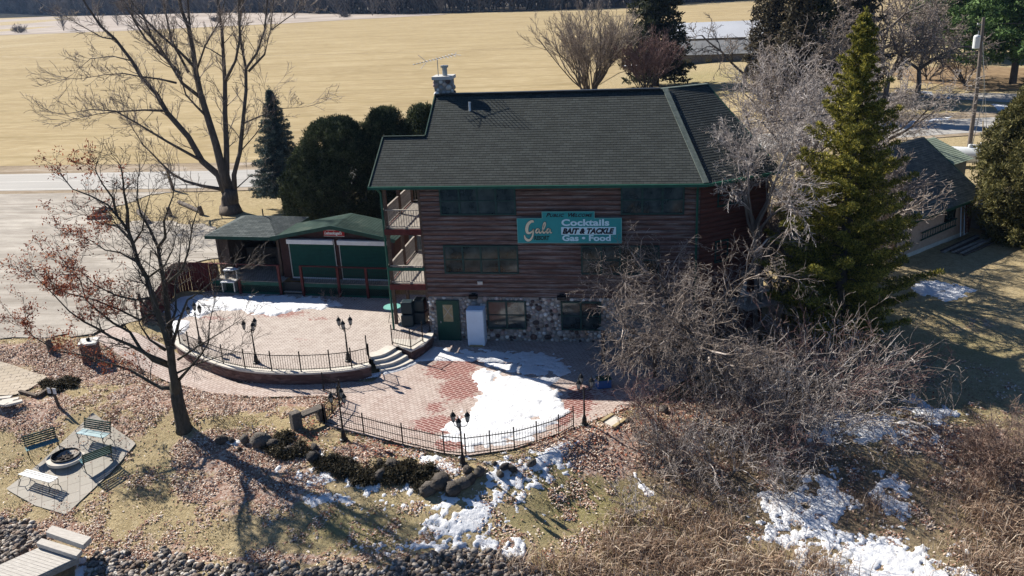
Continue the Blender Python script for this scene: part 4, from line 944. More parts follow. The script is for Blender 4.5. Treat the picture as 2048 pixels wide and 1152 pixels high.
MT['bench_white'] = simple('bench_white', (.70, .72, .72), .4, .08, 3)
bench('bench with dark back and teal seat at the left of the fire pit', (58, 925), (120, 893), 'bench_teal', True, 1)
bench('bench with pale blue seat at the far side of the fire pit', (165, 880), (220, 893), 'bench_pale', True, 1)
bench('teal slatted bench at the right of the fire pit, seen from behind', (168, 950), (225, 918), 'bench_teal', True, -1)
bench('white slatted backless bench at the near side of the fire pit', (48, 965), (112, 985), 'bench_white', False, -1)
fp = thing('fire_pit', 'round sunken concrete fire pit ring with a black steel rim and ash', 'fire pit', tuple(GT(133, 920)+Vector((0, 0, .06))))
b_ = MB(); b_.lathe([(.5, -.02), (.72, -.02), (.72, .10), (.54, .12), (.54, -.02)], n=28); b_.build('ring', 'concrete', fp)
b_ = MB(); b_.lathe([(.54, .0), (.55, .2), (.525, .2), (.51, .0), (.51, -.015)], n=28); b_.build('steel_rim', 'dark_metal', fp)
b_ = MB(); b_.lathe([(.5, .012), (.3, .03), (.05, .05)], n=16); b_.build('ash', 'old_wood', fp)
for k in range(7): b_ = MB(); a = k*.9; b_.tube([(.3*math.cos(a), .3*math.sin(a), .06), (-.2*math.cos(a+.5), -.2*math.sin(a+.5), .1)], .03, 5); b_.build('charred_log', 'bark_dark', fp)
# stone bench
sb = thing('stone_bench', 'grey slab bench on two thick stone posts by the left patio corner', 'bench', tuple(GT(615, 852)))
pa, pb = GT(594, 857), GT(643, 838); d = (pb-pa); rz = math.atan2(d.y, d.x)
b_ = MB(); b_.box(pa+Vector((0, 0, .36)), (.40, .36, .78), rz); b_.build('pillar', 'boulder', sb, True, bevel=.03)
b_ = MB(); b_.box(pb+Vector((0, 0, .22)), (.34, .34, .5), rz); b_.build('pillar', 'boulder', sb, True, bevel=.03)
b_ = MB(); b_.box(pa.lerp(pb, .62)+Vector((0, 0, .52)), (1.1, .42, .1), rz+.03); b_.build('slab', 'boulder', sb, True, bevel=.02)
# ------------------------------------------------------------------ rocks
rk_base = []
for i in range(7):
    r_ = random.Random(i); b_ = MB(); b_.ball((0, 0, 0), (1, r_.uniform(.6, .9), r_.uniform(.6, .9)), 7, 6, r_, .2)
    me_o = b_.build('rock_base', 'boulder', None, smooth=True); rk_base.append(me_o.data); bpy.data.objects.remove(me_o)
def rock(name, p, r, lb, cat, group, mat=None, i=0, r_=rnd):
    o = bpy.data.objects.new(name, rk_base[i % 7]); COL.objects.link(o); o.location = p; o.scale = (r*r_.uniform(.85, 1.2), r*r_.uniform(.8, 1.1), r*r_.uniform(.8, 1.05)); o.rotation_euler = (r_.uniform(-.2, .2), r_.uniform(-.2, .2), r_.uniform(0, 6))
    if mat: o.material_slots[0].link = 'OBJECT'; o.material_slots[0].material = MT[mat]
    return tag(o, lb, cat, group)
BOUL = [(445, 885, .25), (463, 884, .2), (490, 884, .26), (524, 890, .42), (547, 893, .33), (630, 900, .24), (628, 920, .32), (603, 905, .22), (762, 955, .3), (782, 935, .28), (760, 930, .22), (880, 975, .5), (858, 985, .36), (905, 985, .36), (925, 975, .34), (942, 965, .3), (958, 950, .26), (935, 945, .22),
        (1010, 938, .22), (1024, 941, .19), (1063, 930, .18), (1000, 952, .17), (990, 930, .12), (575, 905, .22), (700, 930, .2), (480, 900, .12), (1328, 823, .22), (1316, 812, .12), (1258, 845, .14), (1240, 852, .1)]
for i, (x, y, r) in enumerate(BOUL):
    rock('boulder', GT(x, y)+Vector((0, 0, r*.45)), r, 'rounded grey brown boulder in the row edging the bank below the patios', 'boulder', 'boulders edging the bank', None, i)
P1 = W2([(-60, 1035), (40, 1045), (85, 1075), (75, 1092), (-60, 1152)]); P2 = W2([(182, 1095), (260, 1112), (420, 1128), (600, 1134), (760, 1130), (840, 1112), (920, 1095), (1000, 1105), (1060, 1125), (1130, 1162), (1130, 1200), (100, 1200), (170, 1130)])
def scatter(poly, n, r_):
    P = np.array(poly); a, b = P.min(0), P.max(0); o = []
    while len(o) < n:
        X_ = r_.uniform(a[0], b[0], 4000); Y_ = r_.uniform(a[1], b[1], 4000); k = poly_sd(poly, X_, Y_) + (fbm(X_*1.2, Y_*1.2, 5)-.5)*.9 > 0
        o += list(zip(X_[k], Y_[k]))
    return o[:n]
nr = np.random.default_rng(4); rocks = []
for poly, n in ((P1, 1100), (P2, 3600)):
    for x, y in scatter(poly, n, nr):
        r = .036+.10*nr.random()**2.6; q = Vector((x, y, Tz(x, y))); rocks.append((r, x, y))
rocks.sort(reverse=True)
for i, (r, x, y) in enumerate(rocks[:290]):
    rock('shore_rock', (x, y, Tz(x, y)+r*.5), r, 'fist to head sized rock in the stony bank along the shore', 'rock', 'shore rocks', 'riprap', i)
b_ = MB()
M = Mat('riprap_small', rough=.85); M.c = M.ramp(M.isl(), [(0, (.08, .065, .055)), (.25, (.20, .15, .12)), (.5, (.24, .22, .205)), (.75, (.36, .32, .28)), (1, (.60, .57, .53))]); M.bump(M.noise(15, 4), .5, .03); MT['riprap_small'] = M.done()
for r, x, y in rocks[290:]: b_.ball((x, y, Tz(x, y)+r*.45), (r*rnd.uniform(.9, 1.4), r, r*.8), 5, 4, rnd, .2, rnd.uniform(0, 3))
tag(b_.build('small_shore_stones', 'riprap_small', smooth=True), 'many small grey brown stones packed along the shore', 'stones', kind='stuff')
# dock
dkk = thing('boat_dock', 'weathered grey plank dock running to the lake at the lower left corner', 'dock', tuple(G(80, 1120, -1.2)))
def quadprism(px_, z, t, nm, par):
    P = [G(x, y, z)[:2] for x, y in px_]; MB().prism([tuple(p) for p in P], z-t, z).build(nm, 'dock_wood', par, True, bevel=.008)
DA, DB = G(84, 1092, -1.2), G(156, 1114, -1.2); dd = G(-70, 1160, -1.2)-G(84, 1092, -1.2); ddn = dd.normalized()
n = 24; b_ = MB()
for k in range(n):
    a, b = DA+ddn*(k*.15), DB+ddn*(k*.15); b_.prism([tuple(q[:2]) for q in (a, b, b+ddn*.14, a+ddn*.14)], -1.24, -1.2)
b_.build('planks', 'dock_wood', dkk, True)
b_ = MB(); b_.bar(DB+Vector((0, 0, -.14)), DB+ddn*3.5+Vector((0, 0, -.14)), .06, .2); b_.bar(DA+Vector((0, 0, -.14)), DA+ddn*3.5+Vector((0, 0, -.14)), .06, .2); b_.build('side_beam', 'grey_wood', dkk, True)
ds = thing('dock_step', 'lower of two pale plank steps at the shore end of the dock', 'step', tuple(G(124, 1090, -1.0))); quadprism([(83, 1076), (164, 1100), (153, 1112), (72, 1086)], -1.0, .16, 'tread', ds)
ds = thing('dock_step', 'upper of two pale plank steps at the shore end of the dock', 'step', tuple(G(138, 1073, -.8))); quadprism([(104, 1050), (182, 1074), (166, 1090), (91, 1064)], -.8, .2, 'tread', ds)
# ------------------------------------------------------------------ small things on the left
p = G(184, 714, .4); t = thing('brick_pillar', 'square dark brick pillar with pale stone cap beside the brick path', 'pillar', (p.x, p.y, Tz(p.x, p.y)), R(20))
b_ = MB(); b_.box((0, 0, .42), (.7, .7, .95)); b_.build('shaft', 'wallblock2', t); b_ = MB(); b_.box((0, 0, .94), (.84, .84, .1)); b_.build('cap', 'offwhite', t, bevel=.02); b_ = MB(); b_.ball((0, 0, 1.06), (.1, .1, .1), 8, 5); b_.build('finial', 'black_iron', t)
t = thing('tree_stump', 'short dark rotten log post leaning on the leaf covered lawn', 'stump', tuple(GT(106, 706))); b_ = MB(); b_.tube([(0, 0, -.05), (-.1, .05, .3), (-.22, .12, .62)], [.2, .17, .15], 9); b_.build('trunk', 'old_wood', t)
t = thing('notice_post', 'leaning brown wooden post carrying two small white placards by the lawn', 'sign', tuple(GT(119, 816)), R(-8)); b_ = MB(); b_.tube([(0, 0, -.05), (-.14, 0, .95)], [.07, .055], 6); b_.build('post', 'old_wood', t)
for s in (-1, 1): b_ = MB(); b_.box((-.13+s*.15, -.06, .84), (.17, .02, .26)); b_.build('placard', 'white', t)
for k, (x, y, rz) in enumerate(((8, 800, .3), (22, 806, .5), (12, 812, .2), (30, 815, .7), (4, 818, -.2))):
    p = GT(x, y); t = thing('stone_slab', 'pale broken slab in the small heap by the left edge of the lawn', 'slab', tuple(p+Vector((0, 0, .1+.04*k))), rz, 'pale slabs in a heap'); b_ = MB(); b_.box((0, 0, 0), (.7, .26, .1)); b_.build('slab', 'concrete', t, bevel=.02)
b_ = MB(); pl = W2([(40, 786), (75, 796), (100, 780), (118, 762)], .0); bw = thing('timber_edging', 'dark stacked timber edging below the slab path at the left', 'edging', tuple(GT(75, 795)))
for i in range(3):
    for k in range(3): b_.bar((pl[i][0], pl[i][1], -.2+.14*k), (pl[i+1][0], pl[i+1][1], -.2+.14*k), .14, .13)
b_.build('timbers', 'old_wood', bw, True)
for k, (a, b, r, lb) in enumerate((((176, 436), (222, 434), .2, 'thick pale topped log lying at the edge of the gravel lot'), ((185, 432), (210, 414), .17, 'dark log lying angled behind the pale topped log'), ((278, 423), (297, 444), .22, 'dark log lying on the grass beyond the oak crown'), ((358, 404), (398, 422), .16, 'thin dark log rail left of the big trunk'))):
    pa, pb = G(*a, .7), G(*b, .7); t = thing('parking_log', lb, 'log', tuple((pa+pb)/2+Vector((0, 0, 0))), group='logs edging the parking lot'); b_ = MB(); b_.tube([pa, pa.lerp(pb, .5)+Vector((0, 0, .02)), pb], [r, r*1.05, r*.9], 9); b_.build('log', 'bark_grey', t, True)
for x, y, lb in ((341, 432, 'short dark stump post in the grass left of the big trunk'), (404, 430, 'short dark stump post close to the big trunk')):
    t = thing('stump_post', lb, 'post', tuple(GT(x, y))); b_ = MB(); b_.tube([(0, 0, -.1), (-.1, 0, .7)], [.2, .15], 8); b_.build('trunk', 'old_wood', t)
p = GT(347, 382); t = thing('marker_post', 'weathered post with yellow band standing at the road shoulder', 'post', tuple(p)); b_ = MB(); b_.tube([(0, 0, 0), (-.25, 0, 1.9)], [.14, .12], 8); b_.build('post', 'old_wood', t); b_ = MB(); b_.box((-.17, -.14, 1.35), (.16, .02, .5)); b_.build('reflector', 'yellow_wood', t)
t = thing('plank_landing', 'small yellowish plank framed slab step right of the low fence', 'step', tuple(GT(1235, 838))); pz = .08
b_ = MB()
for a, b in (((1203, 846), (1225, 832)), ((1227, 858), (1250, 842))):
    b_.bar(GT(*a)+Vector((0, 0, pz)), GT(*b)+Vector((0, 0, pz)), .14, .08)
b_.build('planks', 'yellow_wood', t, True); b_ = MB(); q = [tuple(GT(*c)[:2]) for c in ((1208, 847), (1229, 833), (1247, 842), (1224, 856))]; zc = GT(1228, 845).z; b_.prism(q, zc-.1, zc+.07); b_.build('slab', 'concrete', t, True)
p = G(1207, 775, 0); t = thing('cooler_box', 'blue plastic cooler with green lid in the shade by the bare tree', 'cooler', (p.x, p.y, .025), .3); b_ = MB(); b_.box((0, 0, .2), (.62, .4, .38)); b_.build('body', 'blue', t, bevel=.03); b_ = MB(); b_.box((0, 0, .42), (.64, .42, .06)); b_.build('lid', 'dark_green', t, bevel=.02)
# low shingled bar hut under the bare tree
gz = thing('garden_gazebo', 'low square gazebo with pale grey shingle roof half hidden by the bare tree', 'gazebo', tuple(G(1285, 720, 0)), R(-28))
A_ = 1.5; zr = 1.75
for sx in (-1, 1):
    for sy in (-1, 1): b_ = MB(); b_.box((sx*(A_-.2), sy*(A_-.2), zr/2), (.12, .12, zr)); b_.build('post', 'brown_wood', gz)
b_ = MB(); c = [(-A_, -A_), (A_, -A_), (A_, A_), (-A_, A_)]
for k in range(4):
    a, b = c[k], c[(k+1) % 4]
    for j in range(8):
        t0, t1 = j/8, (j+1)/8; f = lambda p_, t_: (p_[0]*(1-t_), p_[1]*(1-t_), zr+t_*.62+(.012 if t_ == t0 else 0))
        b_.add([f(a, t0), f(b, t0), f(b, t1), f(a, t1)], [(0, 1, 2, 3)])
b_.build('roof', MT['hip_cap'] if False else simple('roof_pale', (.25, .24, .215), .95, .2, 9, bump=.4), gz)
# ------------------------------------------------------------------ garage on the right
GA, GB = Vector((13.28, 48.41, 0)), Vector((18.94, 54.17, 0)); gu = (GB-GA).normalized(); gv = Vector((-gu.y, gu.x, 0)); g0 = Tz(GA.x, GA.y)-.05; gl = (GB-GA).length
gar = thing('garage_building', 'pinkish beige garage with steep dark shingle roof and lit gable end behind the evergreen', 'building', (GA.x, GA.y, g0))
def gp(u, v, z): return GA+gu*u+gv*v+Vector((0, 0, z))
def lap(mb, a, b, z0, z1, n):
    for k in range(n):
        za, zb = z0+(z1-z0)*k/n, z0+(z1-z0)*(k+1)/n; d_ = (b-a).normalized(); nn = Vector((d_.y, -d_.x, 0))*.018
        mb.add([Vector((a.x, a.y, za))+nn, Vector((b.x, b.y, za))+nn, Vector((b.x, b.y, zb)), Vector((a.x, a.y, zb)), Vector((a.x, a.y, za)), Vector((b.x, b.y, za))], [(0, 1, 2, 3), (4, 5, 1, 0)])
b_ = MB(); lap(b_, gp(0, 0, 0), gp(gl, 0, 0), g0+.3, 3.35, 16); b_.build('front_wall', 'beige', gar, True)
b_ = MB(); lap(b_, gp(0, 7.4, 0), gp(0, 0, 0), g0+.3, 3.35, 16); b_.add([gp(0, 0, 3.35), gp(0, 7.4, 3.35), gp(0, 3.7, 6.1)], [(0, 1, 2)]); b_.add([gp(gl, 0, g0), gp(gl, 7.4, g0), gp(gl, 7.4, 3.35), gp(gl, 3.7, 6.1), gp(gl, 0, 3.35)], [(0, 1, 2, 3, 4)]); b_.add([gp(0, 7.4, g0), gp(gl, 7.4, g0), gp(gl, 7.4, 3.35), gp(0, 7.4, 3.35)], [(0, 1, 2, 3)]); b_.build('side_wall', 'beige', gar, True)
b_ = MB(); b_.prism([tuple(gp(*q, 0)[:2]) for q in ((-.03, -.03), (gl+.03, -.03), (gl+.03, 7.43), (-.03, 7.43))], g0-.3, g0+.3); b_.build('foundation', 'concrete', gar, True)
roofplane(gp(-.4, -.5, 3.2), gp(gl+.4, -.5, 3.2), gp(-.4, 3.7, 6.2), gp(gl+.4, 3.7, 6.2), 32, 'shingle_dark', 'roof', gar); roofplane(gp(-.4, 7.9, 3.2), gp(gl+.4, 7.9, 3.2), gp(-.4, 3.7, 6.2), gp(gl+.4, 3.7, 6.2), 8, 'shingle_dark', 'rear_roof', gar)
b_ = MB(); b_.bar(gp(gl+.42, -.5, 3.12), gp(gl+.42, 3.7, 6.12), .04, .2); b_.bar(gp(-.4, -.52, 3.12), gp(gl+.4, -.52, 3.12), .04, .15); b_.build('fascia', 'dark_green', gar, True)
b_ = MB()
for u in (0, gl): b_.bar(gp(u, -.03, g0+.3), gp(u, -.03, 3.3), .12, .06)
b_.build('corner_trim', 'old_wood', gar, True)
window(gar, gp(gl-3.0, -.02, 0), gu, .95, .7, 1, 2.25, mid=False, out=.05, frame='black_iron')
ad = thing('garage_annex', 'small annex with sunlit pale green shingle roof and grey wall behind the garage', 'building', tuple(gp(gl+1, 3, g0)))
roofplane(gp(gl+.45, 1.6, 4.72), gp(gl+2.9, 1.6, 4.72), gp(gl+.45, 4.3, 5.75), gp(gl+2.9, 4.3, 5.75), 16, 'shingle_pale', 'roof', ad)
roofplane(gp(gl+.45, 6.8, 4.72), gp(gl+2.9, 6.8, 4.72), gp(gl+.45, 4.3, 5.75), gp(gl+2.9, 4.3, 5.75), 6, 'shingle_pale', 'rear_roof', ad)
MT['grey_siding'] = simple('grey_siding', (.33, .33, .31), .8, .12, 4)
b_ = MB(); lap(b_, gp(gl+.1, 1.9, 0), gp(gl+2.6, 1.9, 0), g0, 4.7, 22); lap(b_, gp(gl+2.6, 1.9, 0), gp(gl+2.6, 5.9, 0), g0, 4.7, 22); b_.build('wall', 'grey_siding', ad, True)
def ladder(lb, a, b, w, side, mat, n, nm='ladder'):
    t = thing(nm, lb, 'ladder', tuple((a+b)/2)); s = side.normalized()*w/2
    for k in (-1, 1): b_ = MB(); b_.bar(a+s*k, b+s*k, .05, .06); b_.build('rail', mat, t, True)
    for k in range(n): q = a.lerp(b, (k+.5)/n); b_ = MB(); b_.bar(q-s, q+s, .03, .03); b_.build('rung', mat, t, True)
ladder('dark wooden ladder hung flat along the beige garage wall', gp(2.5, -.1, 1.85), gp(6.3, -.1, 1.95), .42, Vector((0, 0, 1)), 'dark_green', 14)
ladder('pale metal ladder leaning upright on the beige garage wall', gp(gl-1.7, -.5, g0+.35), gp(gl-1.25, -.08, 2.95), .4, gu, 'galv', 9)
ladder('dark red ladder standing by the right corner of the garage wall', gp(gl-.75, -.3, g0+.3), gp(gl-.7, -.08, 3.1), .3, gu, 'red_wood', 10)
for k in range(7):
    a = gp(3.6+rnd.uniform(-.4, .6), -.75-.2*k, g0+.1+.02*rnd.random()); b = gp(7.4+rnd.uniform(-.5, .6), -.7-.2*k+rnd.uniform(-.15, .15), g0+.12+.25*(k % 2)*.3)
    t = thing('lumber_plank', 'long weathered plank in the lumber pile along the garage wall', 'plank', tuple((a+b)/2), group='lumber along the garage'); b_ = MB(); b_.bar(a, b, .16, .06); b_.build('plank', 'grey_wood' if k % 2 else 'old_wood', t, True)
p = gp(gl+1.1, -1.0, g0); t = thing('metal_shed', 'small ribbed pale metal shed beyond the right garage corner', 'shed', tuple(p), math.atan2(gu.y, gu.x)); b_ = MB(); b_.box((1.2, .8, .7), (2.0, 1.5, 1.4))
for k in range(12): b_.box((.25+k*.17, .03, .7), (.03, .03, 1.38))
b_.build('wall', 'galv', t); b_ = MB(); b_.bar((.1, -.1, .1), (.1, .9, 1.5), .2, .05); b_.build('ramp_board', 'yellow_wood', t)
# propane tank and posts
p = GT(1935, 334); t = thing('propane_tank', 'long white propane tank lying behind the garage annex', 'tank', tuple(p), R(-20)); r = .62
prof = [(r*math.cos(a), -1.5-.45*math.sin(a)) for a in (1.5, 1.1, .7, .35, 0)]; prof = prof+[(q[0], -q[1]) for q in prof[::-1]]
b_ = MB(); b_.lathe(prof, n=20); q = b_.build('vessel', 'tank', t, smooth=True); q.data.transform(Matrix.Translation((0, 0, .95))@Matrix.Rotation(R(90), 4, 'Y'))
for s in (-1, 1): b_ = MB(); b_.box((s*.9, 0, .2), (.2, .9, .4)); b_.build('saddle', 'concrete', t)
b_ = MB(); b_.lathe([(.16, 1.5), (.16, 1.75), (.1, 1.8)], n=10); b_.build('dome', 'tank', t)
for k, (x, y, mt, lb) in enumerate(((1944, 316, 'white', 'white upright post box left of the utility pole foot'), (1953, 316, 'galv', 'grey meter box between the two white posts'), (1962, 312, 'white', 'slim white post right of the utility pole foot'))):
    p = GT(x, y); t = thing('utility_box', lb, 'utility box', tuple(p)); b_ = MB(); b_.box((0, 0, .55), (.3, .25, 1.1)); b_.build('cabinet', mt, t, bevel=.02)
# utility pole
p = GT(1937, 306); up = thing('utility_pole', 'tall grey wooden utility pole with a transformer and guy wires', 'utility pole', tuple(p)); lean = Vector((.0, 0, 0))
PH = 10.9; b_ = MB(); b_.tube([(0, 0, -.2), (lean.x*5, 0, 5), (-.2, .07, PH)], [.19, .16, .12], 10); b_.build('pole', 'bark_grey', up)
tx = lean.x*9-.1
b_ = MB(); b_.lathe([(.05, 8.5), (.27, 8.55), (.27, 9.45), (.2, 9.55), (.03, 9.6)], (tx-.45, -.1, 0), 14); b_.build('transformer', 'tank', up, smooth=False)
b_ = MB(); b_.lathe([(.04, 9.6), (.05, 9.75), (.03, 9.9)], (tx-.38, -.1, 0), 8); b_.bar((tx-.3, 0, 9.2), (tx, 0, 9.2), .06, .06); b_.bar((lean.x*10.5-.6, 0, 10.35), (lean.x*10.5-.1, 0, 10.35), .05, .05); b_.build('bracket', 'galv', up)
b_ = MB(); b_.lathe([(.04, 10.37), (.06, 10.42), (.03, 10.5)], (lean.x*10.5-.6, 0, 0), 8); b_.build('insulator', 'white', up)
b_ = MB(); b_.tube([(.08, -.18, 0), (.1*5+.08, -.16, 5)], .035, 6); b_.build('conduit', 'galv', up)
for k, (x, y, zt) in enumerate(((1966, 292, 10.2), (1976, 312, 9.5))):
    q = GT(x, y)-p; b_ = MB(); b_.tube([(lean.x*zt-.15, 0, zt), tuple(q)], .022, 4); b_.build('guy_wire', 'galv', up); b_ = MB(); qq = Vector((lean.x*zt-.15, 0, zt)).lerp(q, .78); b_.tube([qq, q], .05, 5); b_.build('wire_guard', 'yellow_wood', up)
def wire(lb, a, b, sag, r=.02):
    t = thing('power_line', lb, 'wire', tuple(a)); pts = [a.lerp(b, k/14)-Vector((0, 0, sag*4*(k/14)*(1-k/14))) for k in range(15)]; b_ = MB(); b_.tube(pts, r, 4); b_.build('cable', 'dark_metal', t, True)
wire('thin upper power line running left from the top of the utility pole', p+Vector((.5, 0, 10.4)), Vector((-150, 140, 9.5)), 2.0, .006)
wire('thin power line running right from the top of the utility pole', p+Vector((.6, 0, 10.4)), Vector((120, 96, 11)), 1.0)
wire('service cable running from the utility pole to the lodge gable', p+Vector((.4, 0, 7.3)), Vector((4.9, 46.6, 9.0)), .9, .025)
# ------------------------------------------------------------------ far buildings
bn = thing('far_barn', 'long low barn with bright snow covered roof beyond the spruce', 'barn', (12, 172, .4)); rz = R(2)
MT['barn_wall'] = simple('barn_wall', (.16, .15, .145), .9, .25, .8); MT['roof_white'] = simple('roof_white', (.62, .65, .70), .6, .06, .3); MT['roof_grey'] = simple('roof_grey', (.23, .24, .25), .9, .2, .6)
b_ = MB(); b_.box((12.5, 178, 1.8), (20, 9, 3.6)); b_.build('wall', 'barn_wall', bn, True)
b_ = MB(); b_.add([(2, 172.8, 3.4), (23, 172.8, 3.4), (23, 178, 6.0), (2, 178, 6.0), (2, 183.2, 3.4), (23, 183.2, 3.4)], [(0, 1, 2, 3), (3, 2, 5, 4)]); b_.build('roof', 'roof_white', bn, True)
fh = thing('far_house', 'low grey roofed stone house with dark wall under the white barn roof', 'house', (8.5, 155, .4))
b_ = MB(); b_.box((9.5, 157, 1.25), (12.5, 7, 2.5)); b_.build('wall', 'barn_wall', fh, True)
b_ = MB(); b_.add([(2.8, 153.0, 2.35), (16.4, 153.0, 2.35), (16.4, 157, 4.3), (2.8, 157, 4.3), (2.8, 161, 2.35), (16.4, 161, 2.35)], [(0, 1, 2, 3), (3, 2, 5, 4)]); b_.build('roof', 'roof_grey', fh, True)
for k in range(3): b_ = MB(); b_.box((6+k*3.4, 153.45, 1.3), (1.1, .08, .9)); b_.build('window', 'glass', fh, True)
gh = thing('far_gabled_house', 'dark gabled house behind the gnarled bare tree right of the white barn roof', 'house', (19, 160, .4))
b_ = MB(); b_.add([(16.5, 156, .3), (22.5, 156, .3), (22.5, 156, 3.6), (19.5, 156, 6.4), (16.5, 156, 3.6), (16.5, 166, .3), (16.5, 166, 3.6), (22.5, 166, .3), (22.5, 166, 3.6)], [(0, 1, 2, 3, 4), (0, 4, 6, 5), (1, 7, 8, 2)]); b_.build('wall', 'barn_wall', gh, True)
b_ = MB(); b_.add([(16.1, 155.6, 3.3), (16.1, 166, 3.3), (19.5, 166, 6.6), (19.5, 155.6, 6.6), (22.9, 155.6, 3.3), (22.9, 166, 3.3)], [(0, 1, 2, 3), (4, 3, 2, 5)]); b_.build('roof', 'roof_grey', gh, True)
# side deck with chairs by the wing
sdk = thing('side_deck', 'small raised timber deck against the dark red wing wall behind the bare tree', 'deck', tuple(BC+wd*2.4+wn_*.9))
b_ = MB(); c0 = BC+wd*1.6+wn_*.08; c1 = BC+wd*3.9+wn_*.08; b_.prism([tuple(q[:2]) for q in (c0, c1, c1+wn_*1.5, c0+wn_*1.5)], 1.85, 1.95); b_.build('floor', 'grey_wood', sdk, True)
for q in (c0+wn_*1.4, c1+wn_*1.4): b_ = MB(); b_.box((q.x, q.y, .92), (.12, .12, 1.85)); b_.build('post', 'brown_wood', sdk, True)
for k, lb in enumerate(('pale plastic chair at the left of the raised side deck', 'pale plastic chair at the right of the raised side deck')):
    q = c0+wd*(.5+1.0*k)+wn_*.8; t = thing('plastic_chair', lb, 'chair', (q.x, q.y, 1.95), th, 'chairs on the side deck')
    b_ = MB(); b_.box((0, 0, .42), (.48, .46, .04)); b_.build('seat', 'offwhite', t, bevel=.01); b_ = MB(); b_.box((0, .24, .68), (.46, .04, .52)); b_.build('backrest', 'offwhite', t, bevel=.01)
    for sx in (-1, 1):
        for sy in (-1, 1): b_ = MB(); b_.box((sx*.2, sy*.19, .2), (.04, .04, .4)); b_.build('leg', 'offwhite', t)
# ------------------------------------------------------------------ vegetation helpers
def segmesh(name, segs, mat, parent=None, n=3, world=True):
    S = np.array(segs, np.float64); N = len(S); p, q, r0, r1 = S[:, 0:3], S[:, 3:6], S[:, 6:7], S[:, 7:8]
    d = q-p; d /= np.linalg.norm(d, axis=1, keepdims=True)+1e-9
    ref = np.where(np.abs(d[:, 2:3]) > .9, np.array([[1., 0, 0]]), np.array([[0, 0, 1.]])); a = np.cross(d, ref); a /= np.linalg.norm(a, axis=1, keepdims=True)+1e-9; b = np.cross(d, a)
    V = np.empty((N, 2*n, 3))
    for k in range(n):
        t = 2*math.pi*k/n; o = a*math.cos(t)+b*math.sin(t); V[:, k] = p+o*r0; V[:, n+k] = q+o*r1
    base = (np.arange(N)*2*n)[:, None]
    Fc = np.concatenate([np.stack([base[:, 0]+k, base[:, 0]+(k+1) % n, base[:, 0]+n+(k+1) % n, base[:, 0]+n+k], 1) for k in range(n)])
    return npmesh(name, V.reshape(-1, 3), Fc, mat, parent, world=world)
def unit(v):
    l = math.sqrt(v[0]*v[0]+v[1]*v[1]+v[2]*v[2])+1e-9; return (v[0]/l, v[1]/l, v[2]/l)
def perp(d, r_):
    v = (r_.gauss(0, 1), r_.gauss(0, 1), r_.gauss(0, 1)); k = v[0]*d[0]+v[1]*d[1]+v[2]*d[2]
    return unit((v[0]-k*d[0], v[1]-k*d[1], v[2]-k*d[2]))
def grow(out, p, d, L_, r, dep, c, r_, tips=None):
    """c: dict steps, wander, up, kids (per step), ratio, ang, taper, maxdep"""
    n = c['steps'][min(dep, len(c['steps'])-1)]; st_ = L_/n; w = c['wander']; up = c['up'][min(dep, len(c['up'])-1)]; kids = c['kids'][min(dep, len(c['kids'])-1)]; rt = r
    for i in range(n):
        g1 = r_.gauss
        d = unit((d[0]+g1(0, w), d[1]+g1(0, w), d[2]+g1(0, w)+up)); q = (p[0]+d[0]*st_, p[1]+d[1]*st_, p[2]+d[2]*st_)
        if q[2] < .03 and 'floor' in c: q = (q[0], q[1], c['floor']); d = unit((d[0], d[1], .15))
        r2 = max(c['rmin'], rt*(1-(1-c['taper'])/n)); out.append((*p, *q, rt, r2)); p, rt = q, r2
        if dep < c['maxdep'] and i >= c['start'][min(dep, len(c['start'])-1)]:
            k = int(kids)+(1 if r_.random() < kids % 1 else 0)
            for _ in range(k):
                a = c['ang']*r_.uniform(.6, 1.35); o = perp(d, r_); dd = (d[0]*math.cos(a)+o[0]*math.sin(a), d[1]*math.cos(a)+o[1]*math.sin(a), d[2]*math.cos(a)+o[2]*math.sin(a))
                grow(out, p, dd, L_*c['ratio']*r_.uniform(.6, 1.15)*(1-.35*i/n), max(c['rmin'], rt*c['rr']), dep+1, c, r_, tips)
    if tips is not None and dep >= c['maxdep']-1: tips.append(p)
def leaves(name, C_, S_, size, mat, parent, seed=0, elong=1.6, up=None, per=None, world=True):
    """C_: clump centres (N,3), S_: clump radii; per leaves each"""
    g_ = np.random.default_rng(seed); C_ = np.repeat(np.asarray(C_, float), per, 0); S_ = np.repeat(np.asarray(S_, float).reshape(-1, 1) if np.ndim(S_) < 2 else np.asarray(S_), per, 0)
    N = len(C_); o = g_.normal(size=(N, 3)); o /= np.linalg.norm(o, axis=1, keepdims=True); o *= g_.random((N, 1))**.45; P_ = C_+o*S_
    a = o+g_.normal(size=(N, 3))*.55
    if up is not None: a[:, 2] += up
    a /= np.linalg.norm(a, axis=1, keepdims=True); b = np.cross(a, g_.normal(size=(N, 3))); b /= np.linalg.norm(b, axis=1, keepdims=True)+1e-9
    s = size*g_.uniform(.6, 1.4, (N, 1)); V = np.stack([P_-b*s*.5, P_+b*s*.5, P_+a*s*elong+b*s*.18, P_+a*s*elong-b*s*.18], 1).reshape(-1, 3)
    return npmesh(name, V, np.arange(4*N).reshape(-1, 4), mat, parent, world=world)
def tr3(pts, Y0, spread, r_):
    k = r_.uniform(-spread, spread); n = len(pts); return [GY(x, y, Y0+k*(i/n)**1.0+r_.uniform(-.1, .1)*(i > 0)) for i, (x, y) in enumerate(pts)]
def path_len(P): return sum((P[i+1]-P[i]).length for i in range(len(P)-1))
